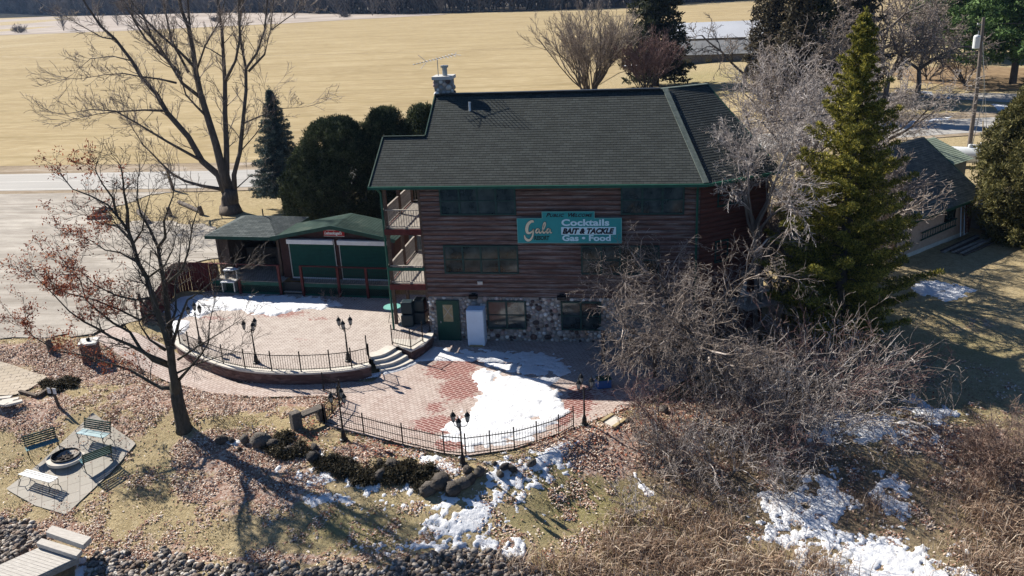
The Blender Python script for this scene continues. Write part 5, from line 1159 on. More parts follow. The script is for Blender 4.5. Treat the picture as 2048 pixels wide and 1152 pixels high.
def side_branches(out, P, rads, per_m, Lr, c, r_, tips=None, start=.1, upb=.3, dep=1):
    L_ = path_len(P); n = max(1, int(L_*per_m))
    for _ in range(n):
        t = r_.uniform(start, 1)*(len(P)-1); i = min(int(t), len(P)-2); f = t-i; p = P[i].lerp(P[i+1], f); d = (P[i+1]-P[i]).normalized(); o = perp(tuple(d), r_); a = r_.uniform(.5, 1.25)
        dd = d*math.cos(a)+Vector(o)*math.sin(a)+Vector((0, 0, upb)); rr = (rads[i]*(1-f)+rads[i+1]*f)
        grow(out, tuple(p), unit(tuple(dd)), r_.uniform(*Lr)*(1-.4*t/(len(P)-1)), max(c['rmin'], min(rr*.4, .045)), dep, c, r_, tips)
# ------------------------------------------------------------------ the big bare cottonwood
r_ = random.Random(5)
tb = Vector((-31.6, 60.7, Tz(-31.6, 60.7)))
cw = thing('cottonwood_tree', 'huge bare tree with many upswept limbs towering over the open shelter and the field', 'tree', tuple(tb))
TY = 60.7
LIMBS = [([(458, 405), (437, 350), (404, 322), (377, 274), (334, 225), (313, 188), (283, 155), (264, 122), (231, 79), (201, 52), (170, 6), (140, -60)], .36, .06),
 ([(334, 222), (289, 220), (237, 223), (195, 228), (146, 239)], .11, .02), ([(404, 322), (334, 283), (273, 246), (231, 222), (182, 219), (131, 228)], .14, .02),
 ([(460, 400), (447, 350), (432, 289), (416, 237), (401, 188), (392, 146), (386, 100), (377, 55), (362, 18), (352, -40)], .42, .1),
 ([(401, 195), (365, 167), (334, 116), (307, 79), (274, 46), (243, 0), (225, -40)], .17, .04), ([(359, 146), (331, 116), (304, 73), (289, 40), (261, 18), (237, -12)], .13, .03), ([(331, 116), (292, 79), (267, 40), (258, 0), (250, -40)], .12, .04),
 ([(389, 134), (359, 103), (328, 76), (292, 40), (267, 9), (250, -20)], .13, .04), ([(382, 90), (378, 30), (374, -15), (372, -60)], .12, .04),
 ([(466, 398), (453, 350), (453, 289), (450, 228), (450, 164), (447, 116), (444, 61), (435, 0), (430, -50)], .33, .08), ([(451, 161), (471, 122), (480, 76), (477, 30), (480, -15)], .14, .05), ([(377, 145), (343, 80), (330, 20), (322, -40)], .12, .04),
 ([(470, 398), (468, 350), (480, 304), (486, 243), (492, 182), (492, 137), (483, 91), (479, 46), (486, -10)], .26, .05), ([(492, 137), (514, 106), (529, 61), (535, 0), (540, -40)], .12, .04), ([(497, 143), (529, 109), (541, 61), (547, 0)], .11, .04), ([(489, 246), (523, 231), (562, 217), (600, 215)], .07, .015),
 ([(353, 166), (319, 158), (280, 153), (249, 147), (213, 149), (170, 156)], .10, .02), ([(441, 378), (405, 372), (370, 362), (345, 348), (325, 329), (304, 307), (286, 289), (270, 264), (255, 240)], .17, .02), ([(475, 375), (500, 352), (520, 350), (545, 362)], .06, .015),
 ([(541, 61), (575, 36), (600, 20), (620, 12)], .05, .02), ([(447, 115), (420, 98), (395, 90), (370, 88)], .06, .02), ([(420, 240), (395, 215), (372, 190), (360, 150), (352, 120)], .12, .03), ([(392, 145), (410, 92), (440, 40), (455, -20)], .1, .03), ([(264, 122), (225, 112), (180, 118), (155, 140)], .06, .015),
 ([(231, 79), (205, 75), (160, 50), (110, 20)], .07, .02), ([(480, 304), (510, 270), (530, 240), (536, 200)], .06, .015)]
tk = MB(); tk.tube([tb+Vector((0, 0, -.2)), tb+Vector((-.05, 0, .7)), GY(460, 420, TY), GY(460, 398, TY), GY(462, 378, TY)], [.95, .72, .66, .64, .45], 14)
out = []; CC = dict(steps=[5, 5, 4, 3], wander=.13, up=[.05, .10, .09, .05], kids=[.8, .9, 1.0, 0], ratio=.55, ang=.65, taper=.35, maxdep=3, start=[1, 1, 0], rr=.6, rmin=.012)
for k, (pts, r0, r1) in enumerate(LIMBS):
    r0 *= .86; r1 *= .9; P = tr3(pts, TY, 3.2 if r0 > .2 else 1.5, r_); n = len(P); rads = [r0+(r1-r0)*(i/(n-1))**.8 for i in range(n)]
    if pts[-1][1] < 0 and r1 >= .04:
        dv = (P[-1]-P[-3]).normalized(); rads[-1] = max(rads[-1], .13)
        for q in range(4): dv = (dv+Vector((r_.uniform(-.12, .12), r_.uniform(-.12, .12), .06))).normalized(); P.append(P[-1]+dv*2.3); rads.append(rads[-1]*.88)
        n = len(P)
    tk.tube(P, rads, 8); side_branches(out, P, rads, 2.0 if r0 > .2 else 3.2, (.7, 2.4), CC, r_, start=.15, upb=.35)
    for j in range(3): grow(out, tuple(P[-1]), unit(tuple((P[-1]-P[-2]).normalized()+Vector(perp((0, 0, 1), r_))*.4)), 2.6, rads[-1]*.9, 1, CC, r_)
tk.build('trunk', 'bark_dark', cw, True, smooth=True); segmesh('crown', out, 'twig_grey', cw); print('cottonwood', len(out))
# ------------------------------------------------------------------ the oak with red leaves
r_ = random.Random(8); tb = GT(368, 858); TY = tb.y
ok = thing('oak_tree', 'leaning oak on the lawn, bare but for rusty red leaf clusters on its left side', 'tree', tuple(tb))
OL = [([(355, 800), (350, 765), (344, 735), (340, 700), (330, 665), (320, 640), (305, 595), (294, 556), (276, 525), (266, 488), (256, 460), (234, 431), (216, 410), (182, 392), (145, 378)], .20, .022),
 ([(344, 735), (341, 690), (337, 640), (331, 587), (327, 559), (320, 522), (316, 494), (299, 457), (281, 426), (274, 395), (276, 355)], .17, .018),
 ([(316, 494), (331, 475), (328, 444), (336, 418), (346, 392), (350, 360)], .07, .015), ([(322, 520), (302, 500), (296, 560)], .05, .02), ([(260, 478), (235, 452), (200, 445), (170, 430)], .06, .015), ([(256, 460), (255, 420), (248, 385), (245, 350), (240, 330)], .08, .015), ([(234, 431), (225, 395), (205, 368), (190, 340)], .06, .015),
 ([(337, 564), (365, 540), (378, 497), (385, 450), (396, 418)], .06, .015), ([(345, 735), (307, 721), (281, 698), (260, 664), (226, 646), (200, 625), (172, 600), (160, 560), (140, 540)], .10, .015),
 ([(344, 730), (299, 711), (260, 690), (224, 675), (193, 656), (167, 643), (138, 622), (108, 590), (72, 555)], .10, .012), ([(345, 776), (323, 776), (299, 763), (260, 740), (208, 724), (169, 711), (117, 703), (65, 672), (48, 652)], .10, .012),
 ([(356, 762), (378, 737), (401, 711), (417, 685), (419, 646), (430, 600)], .07, .012), ([(350, 748), (390, 729), (430, 716), (470, 705)], .05, .01), ([(345, 690), (359, 640), (375, 600), (406, 580), (442, 548), (482, 538)], .07, .012),
 ([(338, 660), (352, 620), (350, 570), (358, 530), (362, 480)], .07, .015), ([(305, 595), (270, 600), (230, 590), (190, 570), (165, 545)], .06, .012), ([(312, 620), (280, 640), (240, 620), (190, 600), (130, 585), (100, 560)], .07, .012), ([(295, 556), (330, 530), (345, 500), (352, 470)], .05, .012), ([(276, 525), (240, 505), (210, 500), (180, 480), (150, 470)], .05, .012),
 ([(331, 700), (300, 680), (280, 650), (270, 610)], .07, .012), ([(355, 720), (400, 690), (450, 660), (480, 640)], .05, .01), ([(266, 488), (285, 460), (290, 425), (300, 390)], .05, .012)]
tk = MB(); tk.tube([tb+Vector((.03, 0, -.2)), tb+Vector((0, 0, .15)), tb.lerp(GY(355, 800, TY), .5), GY(355, 800, TY), GY(350, 765, TY)], [.42, .31, .275, .255, .23], 14)
out = []; tips = []; OC = dict(steps=[4, 4, 3, 3], wander=.17, up=[.02, .05, .05, .03], kids=[.9, 1.1, 1.0, 0], ratio=.6, ang=.75, taper=.35, maxdep=3, start=[1, 0, 0], rr=.62, rmin=.0065)
for k, (pts, r0, r1) in enumerate(OL):
    P = tr3(pts, TY, 1.4 if r0 > .15 else 2.2, r_); n = len(P); rads = [r0+(r1-r0)*(i/(n-1))**.7 for i in range(n)]
    tk.tube(P, rads, 8); side_branches(out, P, rads, 3.6, (.5, 1.5), OC, r_, tips, start=.2, upb=.25)
    for j in range(2): grow(out, tuple(P[-1]), unit(tuple((P[-1]-P[-2]).normalized()+Vector(perp((0, 0, 1), r_))*.5)), 1.2, rads[-1], 1, OC, r_, tips)
tk.build('trunk', 'bark_oak', ok, True, smooth=True); segmesh('crown', out, 'twig_dark', ok); print('oak', len(out), len(tips))
def pxof(p):
    v = Vector(p)-Vector((0, 0, H)); z = v.dot(_f); return 1024+F*v.dot(CR)/z, 576+F*v.dot(CD)/z
ct = []
for t in tips:
    d = t[0]-tb.x
    if d < -1.1 and t[2] > 1.6 and vnoise(np.array(t[0]*1.1), np.array(t[2]*1.1), 3) > (.52 if d > -2.6 else .34): ct.append(t)
leaves('leaves', ct, np.full(len(ct), .15), .05, 'oak_leaf', ok, 3, 1.5, per=4)
# ------------------------------------------------------------------ conifers
def conifer(name, lb, base, h, rad, mat, seed, nbr=190, size=.09, per=26, droop=.12, shape=.85, bare=.06, tiers=True, lump=.34, elong=1.9, grp=None, cat='tree', up=.1, low=.0, barkm='bark_dark', var=(.68, 1.15)):
    r_ = random.Random(seed); o = thing(name, lb, cat, tuple(base), group=grp); segs = []; C_ = []; S_ = []
    MB().tube([(0, 0, -.2), (0, 0, h*.4), (0, 0, h*.97)], [h*.016+.06, h*.011+.03, .02], 8).build('trunk', barkm, o)
    for i in range(nbr):
        t = bare+(1-bare)*(i+r_.random())/nbr
        t = 1-(1-t)**1.0; z = h*t; L_ = rad*((1-t)**shape)*r_.uniform(*var)+.12; a = i*2.399+r_.uniform(-.4, .4)
        if t < .22: L_ *= min(1.15, .75+t*1.6+low)
        dz = -droop*L_+r_.uniform(-.1, .1)*L_; n = max(2, int(L_/(lump*.95)))
        p0 = (0, 0, z)
        for k in range(n):
            f = (k+1)/n; q = (math.cos(a)*L_*f, math.sin(a)*L_*f, z+dz*f+up*L_*f*f*1.5); segs.append((*p0, *q, .035*(1-f*.7)+.004, .03*(1-f*.7)+.004)); p0 = q
            if f > .22:
                wid = lump*(.55+.6*math.sin(math.pi*min(1, f*.95)))*min(1, .45+L_/rad)
                C_.append(q); S_.append((wid, wid, wid*.55))
    C_.append((0, 0, h)); S_.append((.12, .12, .45))
    segmesh('branches', segs, barkm, o, world=False); leaves('crown', C_, np.array(S_), size, mat, o, seed, elong, up*2, per, world=False); return o, len(C_)
c = conifer('cedar_tree', 'tall ragged yellow green evergreen standing before the right end of the lodge', GT(1672, 690), 14.6, 3.75, 'leaf_cedar', 21, 290, .036, 120, .06, .86, .02, lump=.27, elong=2.8, up=.20, low=-.2, var=(.38, 1.3)); print('cedar', c[1])
c = conifer('blue_spruce', 'neat blue grey spruce with a clear trunk beside the dark rounded yews', GT(571, 418), 8.9, 2.75, 'leaf_blue', 22, 230, .045, 70, .18, .9, .12, lump=.27, elong=2.4)
c = conifer('norway_spruce', 'very tall dark spruce with drooping boughs behind the lodge roof', GT(1312, 172), 26, 5.0, 'leaf_spruce', 23, 230, .22, 30, .28, .75, .05, lump=.75)
for i, (x, y, h, rd, mt, sd_, lb) in enumerate(((1540, 195, 19, 3.6, 'leaf_juniper', 31, 'dark olive cedar behind the pale bare tree, leftmost of the dark cedars'), (1620, 200, 21, 4.0, 'leaf_spruce', 32, 'dark cedar directly behind the top of the yellow green evergreen'), (1700, 190, 20, 3.8, 'leaf_juniper', 33, 'dark cedar between the yellow green evergreen and the tangled bare trees'), (1590, 235, 15, 3.0, 'leaf_juniper', 34, 'smaller olive cedar in front of the other dark cedars'))):
    conifer('dark_cedar', lb, GT(x, y), h, rd, mt, sd_, 170, .2, 26, .05, .7, .05, lump=.7)
for i, (x, y, h, rd, sd_, lb) in enumerate(((1905, 118, 22, 7.5, 41, 'layered green pine left of the two big pines in the upper right'), (2025, 168, 24, 9.0, 42, 'broad bright green pine in the upper right corner'), (1985, 110, 20, 7, 43, 'darker pine standing behind the two big pines'), (2140, 150, 22, 8, 44, 'pine cut off by the right edge of the picture'))):
    conifer('white_pine', lb, GT(x, y), h, rd, 'leaf_pine', sd_, 170, .22, 60, -.02, .5, .13, lump=1.15, up=.05)
def yew(name, lb, base, rx, ry, h, mat, seed, n=900, size=.045, per=85, lump=.28, cat='tree', grp=None):
    g_ = np.random.default_rng(seed); o = thing(name, lb, cat, tuple(base), group=grp)
    u = g_.random(n)*2*math.pi; t = g_.random(n)**.8; z = t*h; prof = np.sqrt(np.clip(1-((t-.36)/.66)**2, 0, 1)); prof = np.where(t < .36, .80+.2*np.sin(t/.36*1.57), prof)
    rr = prof*(.66+.44*g_.random(n)**.8)*(1+.5*(fbm(u*1.9+seed, t*5, seed)-.5)); C_ = np.stack([rx*rr*np.cos(u), ry*rr*np.sin(u), z], 1)
    core = np.stack([rx*.5*prof*g_.random(n)*np.cos(u), ry*.5*prof*np.sin(u), z], 1)[:n//3]
    MB().tube([(0, 0, -.2), (0, 0, h*.75)], [.16, .04], 7).build('trunk', 'bark_dark', o)
    segs = [(0, 0, float(c[2])*.7, *map(float, c), .03, .008) for c in C_[::6]]; segmesh('branches', segs, 'bark_dark', o, world=False)
    C2 = np.concatenate([C_, core]); leaves('crown', C2, np.full(len(C2), lump), size, mat, o, seed, 2.6, .45, per, world=False); return o
yew('rounded_yew', 'largest rounded dark evergreen behind the green hut roof', Vector((-21.0, 56.5, .5)), 2.9, 2.6, 7.6, 'leaf_yew', 51, 1300)
yew('rounded_yew', 'low dark evergreen lobe nearest the blue spruce trunk', Vector((-23.4, 57.2, .5)), 1.8, 1.8, 5.6, 'leaf_yew', 54, 700)
yew('rounded_yew', 'middle rounded dark evergreen in the row left of the chimney', Vector((-17.9, 57.6, .5)), 2.1, 2.0, 8.0, 'leaf_yew', 52, 900)
yew('rounded_yew', 'rounded dark evergreen nearest the chimney and lodge roof', Vector((-15.3, 57.9, .5)), 1.6, 1.7, 8.1, 'leaf_yew', 53, 800)
yew('arborvitae', 'bulky olive brown evergreen cut off by the right edge of the picture', GT(2035, 492)+Vector((.95, .8, 0)), 2.75, 2.6, 8.9, 'leaf_arbor', 55, 1500, .065, 60)
yew('arborvitae', 'second olive evergreen at the right edge behind the bulky one', GT(2075, 420), 2.5, 2.5, 9.0, 'leaf_arbor', 56, 700)
# ------------------------------------------------------------------ bare trees and shrubs
def baretree(name, lb, base, h, L0, r0, cfg, mat, seed, nst=1, spread=.2, trunk=.25, bk='bark_dark', grp=None, cat='tree', lean=(0, 0)):
    r_ = random.Random(seed); base = Vector(base); o = thing(name, lb, cat, tuple(base), group=grp); out = []; tk = MB()
    for s in range(nst):
        a = r_.uniform(0, 6.28); d = unit((math.cos(a)*spread*r_.uniform(.4, 1)+lean[0], math.sin(a)*spread*r_.uniform(.4, 1)+lean[1], 1))
        tp = Vector((math.cos(a)*.12*nst**.5*(nst > 1), math.sin(a)*.12*nst**.5*(nst > 1), -.1)); hp_ = Vector(d)*h*trunk+tp
        tk.tube([tp, tp.lerp(hp_, .5)+Vector((r_.uniform(-.03, .03)*h*.3, 0, 0)), hp_], [r0*1.15, r0, r0*.8], 7)
        k = cfg.get('forks', 3)
        for j in range(k):
            b = r_.uniform(0, 6.28)+j*2.1; s_ = cfg.get('fs', .6)*r_.uniform(.6, 1.2); dd = unit((d[0]+math.cos(b)*s_, d[1]+math.sin(b)*s_, d[2]))
            grow(out, tuple(hp_), dd, L0*r_.uniform(.8, 1.15), r0*.62, 0, cfg, r_)
    tk.build('trunk', bk, o, smooth=True)
    big = [s for s in out if s[6] > .05]; sm_ = [s for s in out if s[6] <= .05]
    if big: segmesh('limbs', big, bk, o, 6, world=False)
    segmesh('crown', sm_, mat, o, world=False); return len(out)
TOT = 0
VASE = dict(steps=[6, 5, 4, 3], wander=.10, up=[.02, .04, .04], kids=[1.5, 1.6, 1.4], ratio=.5, ang=.42, taper=.3, maxdep=3, start=[1, 1, 0], rr=.6, rmin=.014, forks=2, fs=.25)
TOT += baretree('bare_shrub_tree', 'large vase shaped bare shrub at the field edge behind the roof ridge', GT(1178, 187), 9, 7.5, .16, VASE, 'twig_grey', 61, 26, .8, .12)
TOT += baretree('bare_shrub_tree', 'dense reddish bare shrub at the foot of the tall dark spruce', GT(1290, 190), 6.5, 5.2, .11, VASE, 'twig_red', 62, 14, .6, .12)
GN = dict(steps=[7, 6, 5, 4], wander=.26, up=[.03, .02, .0], kids=[1.3, 1.3, 1.2], ratio=.55, ang=.85, taper=.35, maxdep=3, start=[1, 1, 0], rr=.65, rmin=.024, forks=5, fs=1.1)
TOT += baretree('gnarled_bare_tree', 'gnarled spreading bare tree on the grass before the far dark house', GT(1490, 175), 9, 8.5, .3, GN, 'twig_grey', 63, 1, .1, .2, 'bark_grey')
for i, (x, y, h, L_, lb) in enumerate(((1745, 175, 16, 9.5, 'tangled bare tree behind the tip of the yellow green evergreen'), (1800, 160, 16, 9, 'tangled bare tree left of the green pines'), (1680, 190, 14, 8, 'tangled bare tree among the dark cedars'), (1850, 120, 15, 9, 'tall bare tree close to the left pine'), (1575, 225, 11, 6, 'tangled bare tree just beyond the grey bare trees by the wing roof'), (1640, 228, 12, 7, 'tangled bare tree immediately left of the yellow green evergreen tip'), (1770, 205, 12, 7, 'tangled bare tree right of the yellow green evergreen tip'), (1835, 190, 12, 6.5, 'tangled bare tree at the left edge of the needle bed'))):
    TOT += baretree('tangled_bare_tree', lb, GT(x, y), h, L_, .3, GN, 'twig_grey', 64+i, 1, .1, .25, 'bark_grey')
WH = dict(steps=[5, 5, 4, 3], wander=.2, up=[.05, .0, -.02], kids=[1., 1.1, 1.2], ratio=.56, ang=.7, taper=.35, maxdep=3, start=[1, 0, 0], rr=.6, rmin=.0085, forks=6, fs=.75)
TOT += baretree('pale_bare_tree', 'bare tree with pale drooping twigs hanging over the right wing roof', (4.9, 39.2, .1), 12.0, 4.7, .12, dict(WH, kids=[1.7, 1.8, 1.7], forks=9, up=[.06, -.01, -.05], rr=.5, rmin=.0085, ratio=.52), 'twig_pale', 71, 1, .1, .42, 'bark_grey')
WH2 = dict(WH, up=[.06, .04, .02], rmin=.0125, kids=[1.6, 1.7, 1.6], rr=.5)
for i, (x, y, h, L_, lb) in enumerate(((8.0, 51.5, 10.5, 5.0, 'grey bare tree between the wing roof and the garage, nearest the lodge'), (10.2, 57, 12, 5.6, 'grey bare tree in the gap above the wing roof'), (10.6, 44.8, 7, 4.2, 'grey bare tree whose twigs cover the left half of the garage roof'), (15.5, 67, 10, 5, 'bare tree behind the garage ridge'))):
    TOT += baretree('grey_bare_tree', lb, (x, y, Tz(x, y)), h, L_, .15, WH2, 'twig_pale' if i != 2 else 'twig_grey', 72+i, 2, .25, .3, 'bark_grey')
WEEP = dict(steps=[8, 6, 5, 4], wander=.24, up=[-.07, -.06, -.05], kids=[1.35, 1.4, 1.3], ratio=.52, ang=.75, taper=.35, maxdep=3, start=[1, 0, 0], rr=.5, rmin=.006, forks=10, fs=1.5, floor=.05)
TOT += baretree('weeping_bare_tree', 'broad weeping bare crabapple tree before the lodge wing, branches arching to the ground', (2.0, 34.9, 0), 4.2, 5.2, .13, WEEP, 'twig_grey', 81, 2, .15, .34, 'bark_dark')
print('bare', TOT)
THK = dict(steps=[8, 6, 4], wander=.19, up=[-.03, .01, .02], kids=[.75, .8], ratio=.5, ang=.7, taper=.3, maxdep=2, start=[1, 1, 0], rr=.6, rmin=.007, forks=2, fs=.35)
SH = [(1330, 850, 2.0, 8), (1420, 845, 2.2, 9), (1500, 870, 2.5, 10), (1590, 860, 2.4, 9), (1640, 815, 3.0, 7), (1700, 800, 3.6, 8), (1370, 920, 1.8, 8), (1450, 935, 2.0, 10), (1530, 925, 2.0, 9), (1300, 960, 1.5, 7), (1640, 900, 2.2, 7), (1260, 1020, 1.0, 5), (1600, 780, 3.2, 9), (1500, 800, 2.6, 9), (1400, 1010, 1.3, 6), (1560, 985, 1.6, 7), (1790, 780, 2.2, 5), (1870, 870, 1.8, 3), (1270, 880, 1.4, 5)]
for i, (x, y, L_, ns) in enumerate(SH):
    baretree('thicket_shrub', 'leafless reddish grey shrub in the tangled thicket right of the patios', GT(x, y), L_, L_, .028, THK, 'twig_red' if i % 4 == 0 else ('twig_grey' if i % 4 < 3 else 'twig_pale'), 100+i, int(ns*1.2), .8, .12, 'bark_grey', 'shrubs of the thicket', 'shrub')
for i, (x, y, L_, a_) in enumerate(((1560, 800, 3.2, .5), (1640, 790, 3.6, .7), (1700, 840, 3.0, .9), (1500, 830, 2.6, -.2), (1590, 890, 2.4, .4), (1350, 900, 1.8, -.4), (1660, 860, 3.0, .6))):
    baretree('arching_cane_shrub', 'long pale arching canes rising out of the thicket right of the patios', GT(x, y), L_, L_, .026, dict(THK, steps=[10, 6, 4], wander=.16, up=[-.035, .0, .02], rmin=.011, kids=[.6, .5], maxdep=2, ratio=.4), 'twig_pale', 171+i, 7, .9, .12, 'bark_grey', 'arching canes of the thicket', 'shrub', lean=(a_*.6, 0))
for i, (x, y, h, L_, lb) in enumerate(((6.6, 43.6, 5.5, 3.2, 'dense twiggy bush in the gap between the wing wall and the evergreen'), (8.2, 46.5, 6, 3.4, 'dense twiggy bush behind the evergreen, left of the garage'))):
    baretree('twiggy_bush', lb, (x, y, Tz(x, y)), h, L_, .06, dict(WH2, rmin=.011), 'twig_grey', 191+i, 6, .5, .12, 'bark_dark', None, 'bush')
TOT = baretree('round_twiggy_bush', 'dense rounded brown bush at the right edge above the reeds', GT(2025, 925), 1.6, 1.5, .03, dict(THK, maxdep=2, kids=[1.6, 1.6], ratio=.55, wander=.2), 'twig_tan', 131, 26, 1.2, .1, 'bark_dark', None, 'bush')
RB = dict(steps=[5, 4, 4, 3], wander=.14, up=[.03, .03, .02], kids=[1., 1., .9], ratio=.55, ang=.6, taper=.3, maxdep=3, start=[1, 0, 0], rr=.6, rmin=.013, forks=4, fs=.9)
for i, (x, y, lb) in enumerate(((1856, 160, 'small round bare tree left on the rusty needle bed'), (1932, 173, 'small round bare tree by the utility pole on the rusty needle bed'))):
    baretree('round_bare_tree', lb, GT(x, y), 4, 3.2, .14, RB, 'twig_tan', 141+i, 3, .3, .12, 'bark_dark')
for i, (x, y, s, lb) in enumerate(((665, 600, .5, 'low dry shrub against the lattice skirt'), (560, 640, .35, 'small dry plant on the terrace'))[:1]):
    baretree('dry_shrub', lb, GT(x, y), s, s, .012, THK, 'twig_tan', 151+i, 10, .8, .1, 'bark_dark', None, 'shrub')
for i, (x, y, lb) in enumerate(((470, 862, 'small leafless sapling on the lawn left of the stone bench'), (452, 725, 'tiny dead plant on the terrace railing foot'))[:1]):
    baretree('bare_sapling', lb, GT(x, y), 1.0, .9, .012, THK, 'twig_dark', 155+i, 3, .3, .2, 'bark_dark', None, 'sapling')
# creeping junipers over the boulders
def creeper(lb, pts, seed, rz=.5):
    g_ = np.random.default_rng(seed); pts = [(x+g_.uniform(-1, 1)*rr*42, y+g_.uniform(-1, 1)*rr*20, rr*g_.uniform(.3, .62), hh*g_.uniform(.5, 1.25)) for x, y, rr, hh in pts for _ in range(5)]; b0 = GT(*pts[0][:2]); o = thing('creeping_juniper', lb, 'shrub', tuple(b0)); C_ = []; S_ = []; segs = []
    for x, y, rr, hh in pts:
        c = GT(x, y)-b0
        for _ in range(int(170*rr*rr)+14):
            a = g_.random()*6.28; q = g_.random()**.6; zx, zy = c.x+rr*1.2*q*math.cos(a), c.y+rr*.9*q*math.sin(a)
            gzz = Tz(b0.x+zx, b0.y+zy)-b0.z; z = gzz+hh*.5*math.sqrt(max(0, 1-q*q))*g_.uniform(.4, 1)+.05; C_.append((zx, zy, z)); S_.append((.13, .13, .08))
            if g_.random() < .4: segs.append((c.x, c.y, c.z+.1, zx, zy, z, .012, .006))
    segmesh('stems', segs, 'bark_dark', o, world=False); leaves('foliage', C_, np.array(S_), .035, 'leaf_juniper', o, seed, 2.6, -.7, 30, world=False)
creeper('leftmost dark creeping juniper below the stone bench', [(565, 895, .75, .45), (590, 905, .5, .4)], 1)
creeper('dark creeping juniper mound left of the middle of the bank', [(660, 930, .6, .35), (690, 935, .65, .5), (712, 955, .7, .5)], 2)
creeper('large dark creeping juniper spilling over the rocks left of the front lamp post', [(800, 950, .8, .5), (830, 945, .75, .6), (850, 965, .6, .5)], 3)
creeper('small dark brush heap at the end of the slab path', [(125, 765, .5, .35), (100, 775, .5, .35)], 4)
# ------------------------------------------------------------------ litter, grass, reeds
g_ = np.random.default_rng(9)
def sample(n, x0, x1, y0, y1): return g_.uniform(x0, x1, n), g_.uniform(y0, y1, n)
def flat_leaves(name, n, mat, size, fn, box, seed, zof=.025, kind='stuff'):
    X_, Y_ = sample(n*7, *box); w = fn(X_, Y_); k = g_.random(len(X_)) < w; X_, Y_ = X_[k][:n], Y_[k][:n]; N = len(X_)
    a = g_.random((N, 1))*6.28; t = g_.normal(size=(N, 3))*.35; u = np.concatenate([np.cos(a), np.sin(a), t[:, :1]], 1); v = np.concatenate([-np.sin(a), np.cos(a), t[:, 1:2]], 1)
    s = size*g_.uniform(.6, 1.4, (N, 1)); P_ = np.stack([X_, Y_, T(X_, Y_)+zof+g_.random(N)*.03], 1)
    V = np.stack([P_-u*s, P_-v*s*.6, P_+u*s, P_+v*s*.6], 1).reshape(-1, 3); return tag(npmesh(name, V, np.arange(4*N).reshape(-1, 4), mat), kind=kind)
def notpaved(X_, Y_): return (poly_sd(PATIO_LOW, X_, Y_) < .02) & (poly_sd(UP, X_, Y_) < 0) & (X_**2 > -1)
flat_leaves('fallen_leaves', 95000, 'litter', .042, lambda X_, Y_: np.clip(blobs(X_, Y_, LEAF)*1.2+(fbm(X_*1.5, Y_*1.5, 4)-.5)*2.2-.25, .02, 1)*notpaved(X_, Y_), (-36, 15, 20, 37.5), 1)
flat_leaves('red_leaf_drifts', 9000, 'litter_red', .05, lambda X_, Y_: blobs(X_, Y_, [(765, 898, 1.3, .5, 1), (620, 860, .6, 1.2, .8), (1180, 880, 1.4, 1, .7), (660, 820, .5, 1, .9), (1560, 800, 4, .8, .8), (1300, 840, 2, .7, .6), (700, 600, 3, .25, .7), (1225, 815, 1.2, .4, .9)])*(poly_sd(PATIO_LOW, X_, Y_) < .3), (-20, 12, 24, 44), 2, .03)
def blades(name, n, mat, hgt, wid, fn, box, leanv=.35, kind='stuff', droop=.5):
    X_, Y_ = sample(n*6, *box); w = fn(X_, Y_); k = g_.random(len(X_)) < w; X_, Y_ = X_[k][:n], Y_[k][:n]; N = len(X_)
    a = g_.random((N, 1))*6.28; hh = hgt*g_.uniform(.4, 1.2, (N, 1)); u = np.concatenate([np.cos(a), np.sin(a), np.zeros((N, 1))], 1); v = np.concatenate([-np.sin(a), np.cos(a), np.zeros((N, 1))], 1)
    P_ = np.stack([X_, Y_, T(X_, Y_)-.02], 1); l = leanv*g_.uniform(.1, 1.6, (N, 1)); up_ = np.array([[0, 0, 1.]]); M1 = P_+up_*hh*.6+v*hh*l*.4; M2 = P_+up_*hh*(.95-droop*l*.5)+v*hh*l*1.1; w_ = wid*g_.uniform(.6, 1.3, (N, 1))
    V = np.stack([P_-u*w_, P_+u*w_, M1+u*w_*.8, M1-u*w_*.8, M2+u*w_*.15, M2-u*w_*.15], 1).reshape(-1, 3); b = np.arange(N)[:, None]*6
    Fc = np.concatenate([b+np.array([[0, 1, 2, 3]]), b+np.array([[3, 2, 4, 5]])]); return tag(npmesh(name, V, Fc, mat), kind=kind)
REED = [(1290, 1110, 1.3, .8, 1), (1370, 1130, 1.6, .9, 1), (1200, 1150, 1.4, .5, .9), (1500, 1140, 1.8, .6, .8), (1250, 1045, .5, .4, .8), (1360, 1040, .8, .4, .6), (2010, 1040, 1.0, 1.6, .9), (2000, 1130, 1.3, .8, .8), (1060, 1140, 1.2, .35, .4), (1750, 1010, .7, .4, .3), (1430, 1060, .8, .5, .6), (1630, 1140, 1, .5, .5)]
blades('dry_reeds', 16000, 'reed', .62, .012, lambda X_, Y_: np.clip(blobs(X_, Y_, REED)*(.25+1.5*fbm(X_*1.6, Y_*1.6, 8)), 0, 1), (-6, 16, 20.5, 29), .7)
blades('brushwood_stalks', 14000, 'twig_tan', .30, .006, lambda X_, Y_: np.clip(blobs(X_, Y_, [(1400, 1000, 2.5, 1.2, .8), (1700, 1000, 2.5, 1.2, .5), (1930, 1000, 1.6, 2., .8), (1550, 930, 3, 1., .5), (1600, 1100, 1, 1, .35)])*(.1+1.5*fbm(X_*1.6, Y_*1.6, 12)), 0, 1)*(poly_sd(PATIO_LOW, X_, Y_) < 0), (-5, 16, 21, 34), .8)
blades('lawn_tufts', 60000, 'grassblade', .07, .012, lambda X_, Y_: np.clip(.25+(fbm(X_*1.2, Y_*1.2, 15)-.5)*2.2, 0, 1)*notpaved(X_, Y_), (-36, 14, 20.5, 36), .8)
